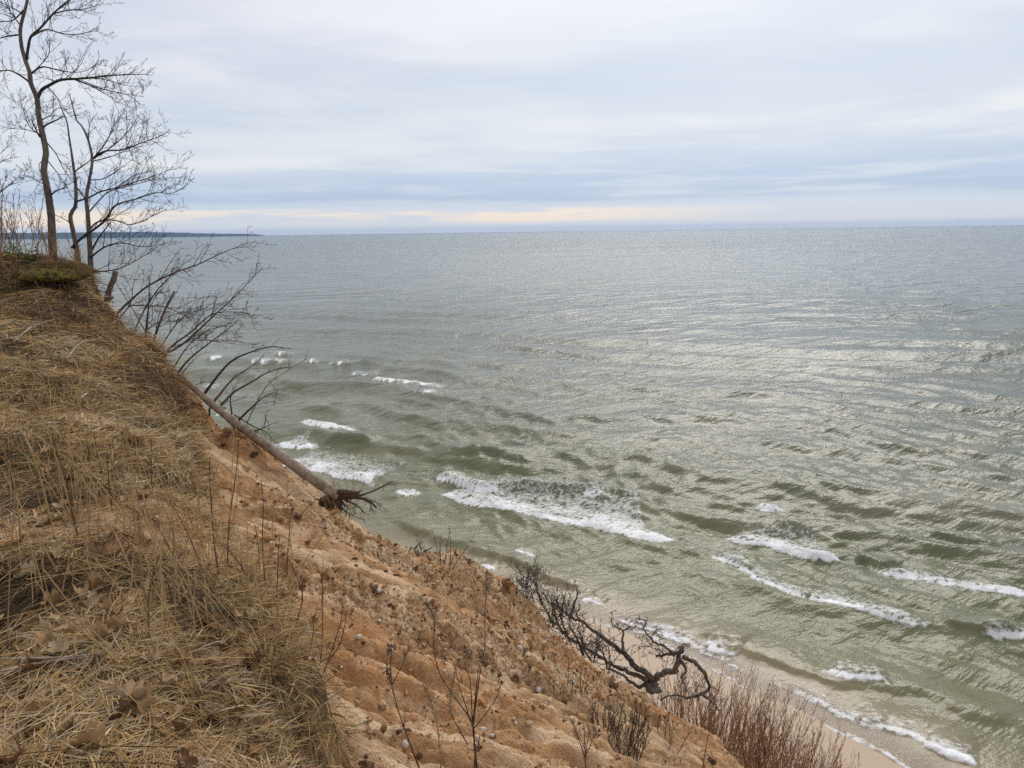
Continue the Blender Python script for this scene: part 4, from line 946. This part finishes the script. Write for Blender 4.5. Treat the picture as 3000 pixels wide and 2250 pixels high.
for pp, r0, r1 in DL:
    p_, r_ = trace(pp, dd, dd + rg.uniform(-0.5, 0.5), r0 * 0.80, r1 * 0.8, 8, C5, wob=0.4); sk = np.arange(len(p_)) * 0.55; p_ = p_ + 0.045 * (np.stack([vnoise(sk, sk * 0 + r0 * 900 + q9, 77 + q9) for q9 in range(3)], 1) - 0.5) * np.minimum(np.arange(len(p_)) / 6.0, 1)[:, None]; mb = MB(); mb.tube(p_, r_, 8, True, None, 0.28); lb_ = mb.build('limb', M['charred'], dt_)
    o = []; L = np.linalg.norm(np.diff(p_, axis=0), axis=1).sum(); grow(o, p_, r_, rg, max(6, int(L * 9)), 0.46, 2, 0.15, (30, 80), (-0.05, 0, 0.12), 0.0042, 0.5, (2, 3)); sub(tubes(o, 3), 'twig', M['charred'], lb_, dt_)
v, f = lump(79, 3, 1.0, (0.17, 0.15, 0.10)); v = v + P(1912, 2014, dd); mb = MB(); mb.add(v, None, f); mb.build('stump', M['charred'], dt_)
dk = thing('dark_thicket', 'tangled black leafless bush beside the upper limbs of the blackened dead tree', 'shrub', P(1640, 1840, dd))
for pp, r0 in [([(180, 345), (145, 250), (150, 180), (150, 135)], 0.03), ([(150, 240), (100, 170), (105, 140)], 0.012), ([(250, 470), (200, 380), (170, 340)], 0.035), ([(300, 520), (250, 400), (230, 320)], 0.02), ([(340, 560), (290, 430), (300, 340)], 0.022),
               ([(240, 480), (235, 400), (245, 330)], 0.02), ([(420, 640), (380, 540), (330, 450)], 0.03), ([(470, 680), (420, 600), (400, 500)], 0.025), ([(300, 500), (360, 560), (430, 600)], 0.02), ([(130, 330), (110, 270), (75, 240)], 0.01), ([(90, 340), (95, 260), (90, 200)], 0.010), ([(480, 690), (500, 600), (520, 560)], 0.015), ([(560, 720), (540, 640), (480, 560)], 0.015)]:
    d0 = dd + rg.uniform(-0.2, 0.4); p_, r_ = trace(pp, d0, d0 + rg.uniform(-0.4, 0.4), r0, 0.006, 6, C5); mb = MB(); mb.tube(p_, r_, 6, True, None, 0.1); st = mb.build('stem', M['charred'], dk)
    o = []; grow(o, p_, r_, rg, 13, 0.60, 2, 0.0, (25, 75), (0, 0, 0.25), 0.0042, 0.35, (2, 4)); sub(tubes(o, 3), 'twig', M['charred'], st, dk)

# ---------------------------------------------------------------- reddish scrub at the foot of the bluff
def scrub(name, label, px, py, depth, h, n, mat, seed, spread=0.5, group=None, rmin=0.004, twl=0.35, lev=1, zb=None):
    rg = np.random.default_rng(seed); b_ = P(px, py, depth)
    if zb is not None: b_[2] = zb
    root = thing(name, label, 'shrub', b_, group)
    for i in range(n):
        a = rg.uniform(0, 6.28); r = spread * math.sqrt(rg.uniform()); o_ = b_ + np.array([math.cos(a) * r, math.sin(a) * r, 0])
        lean = np.array([math.cos(a) * 0.25 * r / spread + 0.05, math.sin(a) * 0.25 * r / spread, 1.0]) + np.array([*rg.normal(0, 0.10, 2), 0]); hh = h * rg.uniform(0.55, 1.05)
        o_[2] -= 0.25; P_ = [o_]; dv = lean / np.linalg.norm(lean)
        for k in range(5): dv = dv + rg.normal(0, 0.06, 3); dv /= np.linalg.norm(dv); P_.append(P_[-1] + dv * (hh + 0.25) / 5)
        P_ = np.array(P_); R_ = np.linspace(0.004 + 0.004 * hh, rmin, 6); mb = MB(); mb.tube(P_, R_, 4, True); st = mb.build('stem', mat, root)
        tw = []; grow(tw, P_, R_, rg, int(5 + 3 * hh), twl, lev, 0.25, (15, 40), (0, 0, 0.25), rmin * 0.8, 0.12, (2, 3)); sub(tubes(tw, 3), 'twig', mat, st, root)
    return root
SL = ['reddish brown leafless scrub growing through the arms of the blackened dead tree', 'tall dense reddish scrub on the beach just below the blackened dead tree', 'dense clump of upright reddish twigs at the beach edge in the middle of the scrub',
      'reddish scrub clump with the tallest twigs beside the bare sand', 'low outermost reddish scrub clump standing on the open beach', 'sparse reddish scrub close under the sandy slope']
def foot(px, py): 
    p_ = sea(px, py, 0.9); return p_, float((p_ - CAM) @ FWD)
for i, (px_, py_, h, n, sp_) in enumerate([(1985, 2110, 2.4, 50, 0.9), (2090, 2170, 2.7, 78, 0.95), (2190, 2220, 2.6, 78, 0.95), (2285, 2280, 2.5, 70, 1.0), (2410, 2300, 1.7, 50, 0.9), (2130, 2290, 2.2, 40, 0.9)]):
    q_, dq = foot(px_, py_); z_ = max(float(beach_z(q_[0], q_[1])), float(ground(q_[0], q_[1]))); 
    scrub('reddish_scrub', SL[i], px_, py_, dq, h, n, M['twig_red'], 50 + i, sp_, 'reddish scrub at the foot of the bluff', 0.0042, 0.45, 1, z_)
# ---------------------------------------------------------------- mossy turf lip on the mound
mt, nt, b, _ = new_mat('moss'); M['moss'] = mt
p = pos(nt); n = nt.noise(p, 14.0, 5, 0.65); n2 = nt.noise(p, 70.0, 3)
nt.put(b.inputs['Base Color'], nt.mix(nt.step(n, 0.4, 0.62), nt.mix(n2, (0.05, 0.036, 0.022), (0.11, 0.075, 0.04)), nt.mix(n2, (0.16, 0.14, 0.02), (0.36, 0.31, 0.04))))
nt.l.new(bump(nt, nt.math('ADD', n, nt.math('MULTIPLY', n2, 0.5)), 1.0, 0.06), b.inputs['Normal'])
rg = np.random.default_rng(71); rng = rg
dm = 11.15; mp = P(165, 806, dm)
ml = thing('mossy_turf', 'overhanging lump of turf with yellow-green moss under the tall tree', 'turf', mp)
v, f = lump(91, 4, 0.55, (0.46, 0.36, 0.16)); v[:, 2] = np.where(v[:, 2] < 0, v[:, 2] * 0.6, v[:, 2]); mb = MB(); mb.add(v + mp, None, f); mb.build('moss_cushion', M['moss'], ml)
mb = MB(); n = 1500; a = rg.uniform(0, 6.283, n); rr = np.sqrt(rg.uniform(0.0, 1, n)); x = 0.48 * rr * np.cos(a); y = 0.38 * rr * np.sin(a); z = 0.17 * np.sqrt(np.maximum(1 - rr ** 2, 0.0)) * 0.95 + 0.01
root = np.stack([x, y, z], 1) + mp; th = a + rg.normal(0, 0.7, n); L = rg.uniform(0.06, 0.20, n); vis = ~((y < -0.12) & (rr > 0.45) & (rr < 0.93) & (rg.uniform(0, 1, n) < 0.85)); 
pts = [root]
for k in range(3):
    fA = np.radians(30 + 45 * k + 40 * rr); pts.append(pts[-1] + np.stack([np.sin(fA) * np.cos(th), np.sin(fA) * np.sin(th), np.cos(fA)], 1) * (L / 3)[:, None])
for i in np.nonzero(vis)[0]: mb.tube(np.array([q_[i] for q_ in pts]), [0.003, 0.003, 0.0025, 0.001], 3, False, PAL[rg.choice([0, 1, 1, 2, 2, 3, 4])] * rg.uniform(0.6, 1.1))
o = mb.build('hanging_grass', M['grass'], ml); o['kind'] = 'stuff'
mb = MB()
for i in range(60):
    a_ = rg.uniform(-2.6, -0.3); s_ = mp + np.array([0.44 * math.cos(a_), 0.34 * math.sin(a_), -0.03]); L_ = rg.uniform(0.08, 0.25)
    mb.tube(np.array([s_, s_ + [rg.normal(0, .03), rg.normal(0, .03), -L_ * 0.5], s_ + [rg.normal(0, .06), rg.normal(0, .05), -L_]]), [0.004, 0.003, 0.001], 3, False)
o = mb.build('hanging_root', M['root_dark'], ml); o['kind'] = 'stuff'

# ---------------------------------------------------------------- reddish saplings on the mound
SAP = []
for i in range(56):
    px_ = 170 * rg.beta(0.8, 1.2) - 15 if i < 42 else rg.uniform(100, 245); dp = rg.uniform(10.8, 13.2); q_ = P(px_, 760, dp); gz = float(ground(q_[0], q_[1])); 
    h = rg.uniform(0.5, 1.25) * (1.0 if px_ < 110 else 0.75); root = thing('sapling', 'thin reddish leafless sapling shoot on the grassy mound', 'sapling', (q_[0], q_[1], gz - 0.02), 'reddish sapling shoots on the mound')
    dv = np.array([rg.normal(0, 0.16), rg.normal(0, 0.16), 1.0]); P_ = [np.array([q_[0], q_[1], gz - 0.02])]
    for k in range(6): dv = dv / np.linalg.norm(dv) + rg.normal(0, 0.07, 3); P_.append(P_[-1] + dv / np.linalg.norm(dv) * h / 6)
    P_ = np.array(P_); R_ = np.linspace(0.0065, 0.003, 7); mb = MB(); mb.tube(P_, R_, 4); st = mb.build('stem', M['twig_red'] if i % 3 else M['twig_brown'], root)
    tw = []; grow(tw, P_, R_, rg, 7, 0.28, 1, 0.3, (18, 45), (0, 0, 0.2), 0.0024, 0.15, (1, 3)); sub(tubes(tw, 3), 'twig', M['twig_red'], st, root)
# low evergreen sprigs under the saplings
mb = MB(); 
for i in range(420):
    q_ = P(rg.uniform(10, 118), 765, rg.uniform(11.6, 12.6)); g_ = float(ground(q_[0], q_[1])) + rg.uniform(0.02, 0.22); a_ = rg.uniform(0, 6.28); L_ = rg.uniform(0.03, 0.06)
    u_ = np.array([math.cos(a_), math.sin(a_), rg.uniform(-0.2, 0.6)]) * L_; w_ = np.array([-math.sin(a_), math.cos(a_), rg.uniform(-.4, .4)]) * L_ * 0.38; o_ = np.array([q_[0], q_[1], g_])
    mb.add(np.array([o_, o_ + u_ * 0.5 + w_, o_ + u_, o_ + u_ * 0.5 - w_]), [(0, 1, 2, 3)], None, np.array([0.17, 0.21, 0.035]) * rg.uniform(0.5, 1.2))
o = mb.build('ground_cover', M['leaf'], None, False); tag(o, 'low yellow-green leafy ground cover between the saplings', 'plants', kind='stuff')

# ---------------------------------------------------------------- weed stems standing in the turf
def stem_obj(name, label, cat, group, px, mat, r0, r1, crop, twigs=0, dd_=None, lean=0.0, rgs=rg, tl=0.12, hm=None):
    p0 = np.array(px[0], float) * crop[2] + np.array(crop[:2]) if crop else np.array(px[0], float)
    h_ = hit(p0[0], p0[1]); d0 = float((h_ - CAM) @ FWD) if h_ is not None else (dd_ or 4.0)
    if dd_ is not None and h_ is None: d0 = dd_
    d1 = d0 * (1 + lean); p_, r_ = trace(px, d0, d1, r0, r1, 6, crop); p_[0, 2] -= 0.01
    root = thing(name, label, cat, p_[0], group); mb = MB(); mb.tube(p_, r_, 5, True, None, 0.1); st = mb.build('stalk', mat, root)
    if twigs:
        tw = []; grow(tw, p_, r_, rgs, twigs, tl, 1, 0.35, (20, 55), (0, 0, 0.2), 0.0009, 0.2, (1, 2)); sub(tubes(tw, 3), 'twig', mat, st, root)
    return root, p_
DK = [[(845, 885), (815, 760), (760, 600)], [(1050, 845), (985, 700), (930, 560), (850, 400)], [(935, 835), (870, 680), (800, 545), (740, 440)], [(1065, 730), (1040, 560), (1022, 300), (1018, 150)], [(1345, 850), (1350, 690), (1358, 520)], [(775, 380), (738, 280), (735, 60)], [(545, 410), (538, 340), (528, 260), (520, 120)], [(725, 1050), (722, 940), (722, 830), (745, 720), (772, 620)], [(560, 890), (525, 820), (500, 745)], [(460, 300), (440, 210), (428, 90)], [(1105, 690), (1108, 560), (1115, 450), (1150, 200), (1160, 60)], [(1440, 960), (1470, 820), (1420, 680), (1400, 640)], [(1260, 700), (1255, 580), (1240, 480)], [(1395, 720), (1400, 610), (1412, 430)], [(1290, 790), (1275, 560), (1280, 400), (1270, 260)], [(385, 550), (350, 420), (320, 250), (250, 40)], [(655, 600), (648, 540), (560, 520), (440, 525)], [(930, 780), (780, 690), (720, 740), (600, 640)], [(1235, 770), (1130, 620), (1060, 560)], [(90, 420), (60, 280), (30, 60)], [(190, 330), (175, 190), (165, 20)], [(500, 240), (470, 120), (455, 10)]]
for i, s_ in enumerate(DK): stem_obj('weed_stem', 'thin dark brown leafless weed stem standing in the dry grass', 'weed', 'dark weed stems in the grass', s_, M['stem_brown'], 0.0042, 0.0022, C3, 2 if i % 2 else 0, lean=rg.uniform(-0.03, 0.04))
ST = [[(870, 790), (700, 740), (400, 650), (0, 540)], [(720, 745), (520, 640), (250, 560)], [(690, 735), (380, 660), (150, 690)], [(290, 730), (200, 560), (110, 400), (0, 190)], [(620, 1190), (480, 1060), (280, 900), (170, 740)], [(600, 1180), (440, 1010), (330, 850), (210, 690)], [(680, 1240), (500, 1040), (390, 940)], [(370, 480), (250, 250), (120, 60)], [(375, 480), (300, 220), (260, -60)], [(380, 500), (340, 200), (330, -90)], [(365, 490), (200, 230), (20, 40)], [(380, 480), (400, 240), (450, 10)], [(360, 470), (270, 140), (180, -120)], [(1180, 760), (1120, 560), (1125, 300), (1135, 60)], [(620, 1355), (780, 1330), (930, 1290)], [(640, 1010), (760, 800), (780, 560)], [(860, 600), (780, 430), (760, 230)], [(1000, 560), (930, 330), (890, 120)], [(1130, 480), (1160, 240), (1120, -60)], [(1420, 640), (1400, 420), (1396, 160)], [(1560, 900), (1570, 700), (1568, 560)], [(0, 1170), (200, 1165), (450, 1160)], [(50, 260), (20, 100), (-20, -60)], [(150, 300), (140, 120), (120, -100)], [(230, 260), (250, 60), (300, -120)], [(560, 260), (600, 80), (640, -40)], [(660, 330), (690, 150), (720, 20)], [(900, 380), (880, 230), (820, 60)], [(100, 560), (80, 380), (20, 200)], [(300, 980), (230, 800), (200, 640)]]
for i, s_ in enumerate(ST): stem_obj('straw_stalk', 'long straw-coloured stalk rising slantwise from the matted grass', 'stalk', 'straw stalks in the grass', s_, M['straw'], 0.0032, 0.0014, C3, 3 if i % 3 == 0 else 0, lean=rg.uniform(-0.04, 0.04), tl=0.08)
k_ = 0
while k_ < 165:
    px_ = rg.uniform(0, 420) if k_ > 119 else rg.uniform(0, 640) if k_ < 80 else rg.uniform(420, 860); py_ = rg.uniform(1150, 1650) if k_ > 119 else rg.uniform(900, 1900) if k_ < 80 else rg.uniform(1400, 1950); h_ = hit(px_, py_)
    if h_ is None or turf_side(h_[0], h_[1]) < 0.05: continue
    k_ += 1; dd0 = float((h_ - CAM) @ FWD); L_ = rg.uniform(0.25, 0.75) + (0.15 if k_ > 119 else 0.0); up = L_ / dd0 * FPX; sx = rg.normal(-0.12, 0.3) * up
    stem_obj('straw_stalk', 'long straw-coloured stalk rising slantwise from the matted grass', 'stalk', 'straw stalks in the grass', [(px_, py_), (px_ + sx * 0.4, py_ - up * 0.55), (px_ + sx, py_ - up)], M['straw'], 0.0030, 0.0016, None, 0, lean=rg.uniform(-0.04, 0.04))

# two big tussocks on the rim
for lab, bx_, by_, n, Lm, seed in [('large tussock of long straw blades and upright culms on the rim of the turf', 790, 1985, 120, 0.24, 1), ('pale tussock with curling bleached blades in the matted grass', 560, 2060, 90, 0.13, 2), ('spreading straw tussock above the dark hollow in the rim', 860, 2180, 100, 0.16, 3), ('bristling brown tussock crowning the upper edge where the bare sand begins', 525, 1190, 130, 0.28, 4)]:
    q_ = hit(bx_, by_)
    if q_ is None: continue
    root = thing('grass_tussock', lab, 'grass tuft', q_); mb = MB(); r5 = np.random.default_rng(seed)
    for i in range(n):
        a_ = r5.uniform(0, 6.28); r_ = r5.uniform(0, 0.09); o_ = q_ + np.array([math.cos(a_) * r_, math.sin(a_) * r_, -0.01]); L_ = Lm * r5.uniform(0.5, 1.2); f0_, f1_ = math.radians(r5.uniform(5, 45)), math.radians(r5.uniform(70, 140)); P_ = [o_]
        for k in range(4): fA = f0_ + (f1_ - f0_) * k / 3; P_.append(P_[-1] + np.array([math.sin(fA) * math.cos(a_), math.sin(fA) * math.sin(a_), math.cos(fA)]) * L_ / 4)
        mb.tube(np.array(P_), [0.0022, 0.0024, 0.002, 0.0015, 0.0006], 3, False, PAL[r5.choice([0, 0, 1, 7, 3, 2])] * r5.uniform(0.7, 1.1))
    mb.build('blade', M['grass'], root)['kind'] = 'stuff'
    for i in range(9):
        a_ = r5.uniform(0, 6.28); o_ = q_ + np.array([math.cos(a_), math.sin(a_), 0]) * 0.05; t_ = np.array([r5.normal(-0.22, 0.2), r5.normal(0, 0.2), 1.0]); H_ = Lm * r5.uniform(1.8, 3.2)
        mb = MB(); mb.tube(np.array([o_, o_ + t_ * H_ * 0.5, o_ + t_ * H_ + np.array([-0.06, 0, -0.02])]), [0.0024, 0.0018, 0.001], 4); mb.build('culm', M['straw'], root)

# ---------------------------------------------------------------- tall weeds in front of the slope
def head(mb, c, size, r_, n=26):
    for i in range(n):
        o_ = c + r_.normal(0, 1, 3) * size * np.array([0.42, 0.42, 0.6]); dv = r_.normal(0, 1, 3); dv /= np.linalg.norm(dv); L_ = size * r_.uniform(0.3, 0.7)
        mb.tube(np.array([o_ - dv * L_ * 0.5, o_ + dv * L_ * 0.1 + r_.normal(0, 0.1, 3) * L_, o_ + dv * L_ * 0.5]), [0.0012, size * 0.16, 0.0008], 4, False)
def plume(mb, pts, r_, n=90, w_=0.05):
    L = len(pts)
    for i in range(n):
        t = r_.uniform(0, 1); k = min(int(t * (L - 1)), L - 2); o_ = pts[k] + (pts[k + 1] - pts[k]) * (t * (L - 1) - k); dv = r_.normal(0, 1, 3) * np.array([1, 1, 0.3]) + np.array([0, 0, 0.9]); dv /= np.linalg.norm(dv); ww = w_ * (1.1 - 0.8 * t) * r_.uniform(0.4, 1.2)
        mb.tube(np.array([o_, o_ + dv * ww * 0.6, o_ + dv * ww + r_.normal(0, 0.15, 3) * ww]), [0.0008, 0.0016, 0.0006], 3, False)
def weed(name, label, cat, base_px, stems, crop, depth, r0, seed, mat=M['stem_brown']):
    r_ = np.random.default_rng(seed); bp = np.array(base_px, float) * crop[2] + np.array(crop[:2]); root = thing(name, label, cat, P(bp[0], bp[1], depth))
    for s_ in stems:
        pp, kind = s_[0], s_[1]; p_, rr = trace(pp, depth, depth * (1 + r_.normal(0, 0.02)), r0 * (s_[2] if len(s_) > 2 else 0.7), 0.0016, 6, crop); mb = MB(); mb.tube(p_, rr, 6, True, None, 0.12); st = mb.build('stem', mat, root)
        tw = []; grow(tw, p_, rr, r_, 5, 0.09, 1, 0.35, (20, 60), (0, 0, 0.2), 0.0008, 0.25, (1, 3)); sub(tubes(tw, 3), 'twig', mat, st, root)
        mb = MB()
        if kind == 'head': head(mb, p_[-1], 0.028, r_); head(mb, p_[-4], 0.018, r_, 14); o_ = sub(mb, 'seed_head', M['seed'], st, root); o_['kind'] = 'stuff'
        elif kind == 'plume': plume(mb, p_[int(len(p_) * 0.72):], r_, 130, 0.055); o_ = sub(mb, 'plume', M['plume'], st, root); o_['kind'] = 'stuff'
        elif kind == 'thin': plume(mb, p_[int(len(p_) * 0.45):], r_, 46, 0.06); o_ = sub(mb, 'plume', M['plume'], st, root); o_['kind'] = 'stuff'
    return root
weed('tall_weed', 'tall branching dead weed with dark seed heads and a feathery top before the sand slope', 'weed', (1000, 1640),
     [([(1010, 1700), (1000, 1609), (985, 1480), (975, 1370)], None, 1.6), ([(975, 1370), (960, 1100), (930, 1000), (945, 920)], 'head'), ([(975, 1360), (1000, 1100), (1020, 990), (1026, 940)], 'head'),
      ([(985, 1480), (970, 1340), (860, 1180), (780, 1050), (745, 900), (750, 750), (715, 660), (690, 640)], 'plume'), ([(980, 1380), (1080, 1250), (1130, 1150), (1125, 1090)], None, 0.5), ([(978, 1360), (1010, 1100), (1045, 900), (1046, 700), (1055, 560), (1060, 440)], 'plume'),
      ([(960, 1330), (890, 1100), (860, 980), (800, 960)], 'head', 0.5), ([(945, 1470), (900, 1390), (850, 1290), (840, 1200), (870, 1050)], 'thin', 0.6), ([(985, 1609), (990, 1520), (1010, 1470)], 'head', 0.8)], C4, 4.0, 0.0062, 301)
weed('dead_weed', 'slender forked dead weed curving up from the bare sand near the turf rim', 'weed', (660, 1609),
     [([(690, 1680), (660, 1609), (600, 1450), (540, 1280), (500, 1130), (470, 1040)], 'head', 1.0), ([(500, 1120), (560, 1000), (605, 890)], 'thin', 0.6), ([(500, 1120), (490, 1000), (497, 900)], 'head', 0.5)], C4, 3.4, 0.0045, 302)
weed('feathery_weed', 'pale feathery dead weed with fine drooping sprays left of the tall weed', 'weed', (790, 1620),
     [([(800, 1700), (790, 1609), (770, 1400), (720, 1200), (670, 1000)], 'thin', 0.7), ([(785, 1609), (800, 1400), (850, 1200), (880, 900)], 'thin', 0.6), ([(780, 1500), (760, 1300), (690, 1130), (660, 1040)], 'thin', 0.5)], C4, 3.7, 0.0036, 303, M['straw'])
weed('twiggy_weed', 'thin twiggy dark weed rooted in the grassy rim above the sand', 'weed', (20, 1210),
     [([(20, 1230), (90, 1060), (150, 900), (200, 740), (210, 640)], 'thin', 0.9), ([(60, 1130), (130, 980), (200, 860), (235, 680)], None, 0.6), ([(20, 1200), (0, 1000), (30, 850), (45, 700)], None, 0.7), ([(60, 1120), (85, 900), (90, 700), (88, 450)], None, 0.6), ([(30, 1200), (110, 1100), (180, 1060)], None, 0.5)], C4, 3.5, 0.0034, 304)
weed('short_weed', 'short brush-like dead weed with dark twigs low on the sand slope', 'weed', (1640, 1610),
     [([(1645, 1680), (1640, 1600), (1635, 1450), (1630, 1330)], 'thin', 1.2), ([(1640, 1560), (1600, 1440), (1570, 1370)], 'thin'), ([(1640, 1540), (1680, 1440), (1690, 1350)], 'thin'), ([(1638, 1500), (1590, 1400), (1540, 1300)], 'thin', 0.5), ([(1640, 1520), (1660, 1400), (1650, 1280)], None, 0.5)], C4, 5.55, 0.0060, 305)
weed('bare_stick', 'single bare reddish stick poking up in front of the lower slope', 'stick', (1066, 1815), [([(1064, 1830), (1098, 1560), (1125, 1300), (1150, 1150), (1168, 1055)], None, 1.5)], C5, 5.2, 0.0055, 306)

# ---------------------------------------------------------------- scrub and debris on the slope
h_ = hit(1800, 2160)
if h_ is not None:
    scrub('brown_brush', 'low tangled brown brush growing in the bare sand slope', 1800, 2165, float((h_ - CAM) @ FWD), 0.26, 60, M['twig_brown'], 401, 0.26, None, 0.0024, 0.20, 1)
for i, (px_, py_, n, hgt, lab) in enumerate([(1160, 1560, 9, 0.5, 'few thin dark twigs sprouting from the sandy crest below the fallen roots'), (1290, 1650, 10, 0.55, 'small sparse brush of dark twigs on the sandy crest halfway to the dead tree'), (1000, 1480, 16, 0.5, 'straw-coloured brush growing under the roots of the fallen trunk'), (1665, 2020, 7, 0.3, 'tiny dry sprig standing alone on the bare sand'), (1950, 2170, 7, 0.5, 'thin upright sprig on the lower bare sand'), (1500, 1765, 14, 0.45, 'dry yellowish tuft on the crest beside the black thicket')]):
    h_ = hit(px_, py_ + 8)
    if h_ is None: h_ = hit(px_, py_ + 30)
    if h_ is None: continue
    q_ = h_; d_ = float((q_ - CAM) @ FWD)
    scrub('dry_sprig', lab, px_, py_ + 8, d_, hgt, n, M['straw'] if i in (2, 5) else M['twig_dark'], 410 + i, 0.16, None, 0.0022, 0.14, 1)
# yellow-green mossy bush at the thicket's foot
mb = MB(); c_ = P(1572, 1822, dd + 0.05); ym = thing('mossy_bush', 'small yellow-green mossy bush at the foot of the black thicket', 'bush', c_)
for i in range(420):
    o_ = c_ + rg.normal(0, 1, 3) * np.array([0.20, 0.2, 0.14]); a_ = rg.uniform(0, 6.28); L_ = rg.uniform(0.03, 0.07); u_ = np.array([math.cos(a_), math.sin(a_), rg.uniform(-.3, .8)]) * L_; w_ = np.array([-math.sin(a_), math.cos(a_), rg.uniform(-.3, .3)]) * L_ * 0.35
    mb.add(np.array([o_, o_ + u_ * 0.5 + w_, o_ + u_, o_ + u_ * 0.5 - w_]), [(0, 1, 2, 3)], None, np.array([0.24, 0.22, 0.03]) * rg.uniform(0.4, 1.2))
o = mb.build('foliage', M['leaf'], ym, False); o['kind'] = 'stuff'
mb = MB()
for i in range(5): mb.tube(np.array([c_ + [rg.normal(0, .05), 0, -0.25], c_ + rg.normal(0, 0.08, 3), c_ + rg.normal(0, 0.15, 3) + [0, 0, 0.1]]), [0.008, 0.006, 0.002], 4)
mb.build('stem', M['twig_dark'], ym)
# driftwood below the crest
q_ = sea(1232, 1622, 0.15); dl = float((q_ - CAM) @ FWD)
dw = thing('driftwood', 'grey driftwood log lying in the shallows below the crest', 'log', q_)
p_, r_ = trace([(1205, 1610), (1225, 1620), (1258, 1628)], dl, dl, 0.14, 0.10, 6); mb = MB(); mb.tube(p_, r_, 9, True, None, 0.2); lg_ = mb.build('trunk', M['dead_pale'], dw)
for pp in ([(1215, 1608), (1225, 1596), (1240, 1588)], [(1235, 1612), (1228, 1592), (1218, 1580)], [(1240, 1618), (1262, 1606), (1272, 1598)]):
    p_, r_ = trace(pp, dl, dl, 0.05, 0.015, 5); mb = MB(); mb.tube(p_, r_, 6, True, None, 0.2); mb.build('branch', M['charred'], dw)
# loose sticks in the turf
for lab, pp, r0 in [('smooth grey stick lying across the matted grass', [(0, 705), (250, 700), (560, 690), (880, 655)], 0.006), ('forked grey stick with its fork resting in the grass', [(0, 805), (200, 770), (420, 725), (720, 690)], 0.006)]:
    p2 = np.array(pp, float) * 0.36166 + np.array([0, 1700]); w3 = [hit(a_, b_) for a_, b_ in p2]
    if any(q_ is None for q_ in w3): continue
    w3 = smooth(np.array(w3) + [0, 0, 0.035], 5); mb = MB(); mb.tube(w3, np.linspace(r0, r0 * 0.5, len(w3)), 6, True, None, 0.15); o = mb.build('stick', M['dead_pale']); tag(o, lab, 'stick')
for i, (bx_, by_, ex, ey) in enumerate([(40, 1010, 140, 955), (195, 1060, 260, 1010)]):
    a_, b_ = hit(bx_, by_), hit(ex, ey)
    if a_ is None or b_ is None: continue
    w3 = np.array([a_ + [0, 0, 0.03], (a_ + b_) / 2 + [0, 0, 0.09], b_ + [0, 0, 0.06]]); mb = MB(); mb.tube(smooth(w3, 5), np.linspace(0.014, 0.006, 11), 6, True, None, 0.2)
    o = mb.build('stick', M['dead_pale']); tag(o, ['pale bleached stick lying in the grass below the mossy turf', 'short pale stick lying in the grass below the bent bush'][i], 'stick')
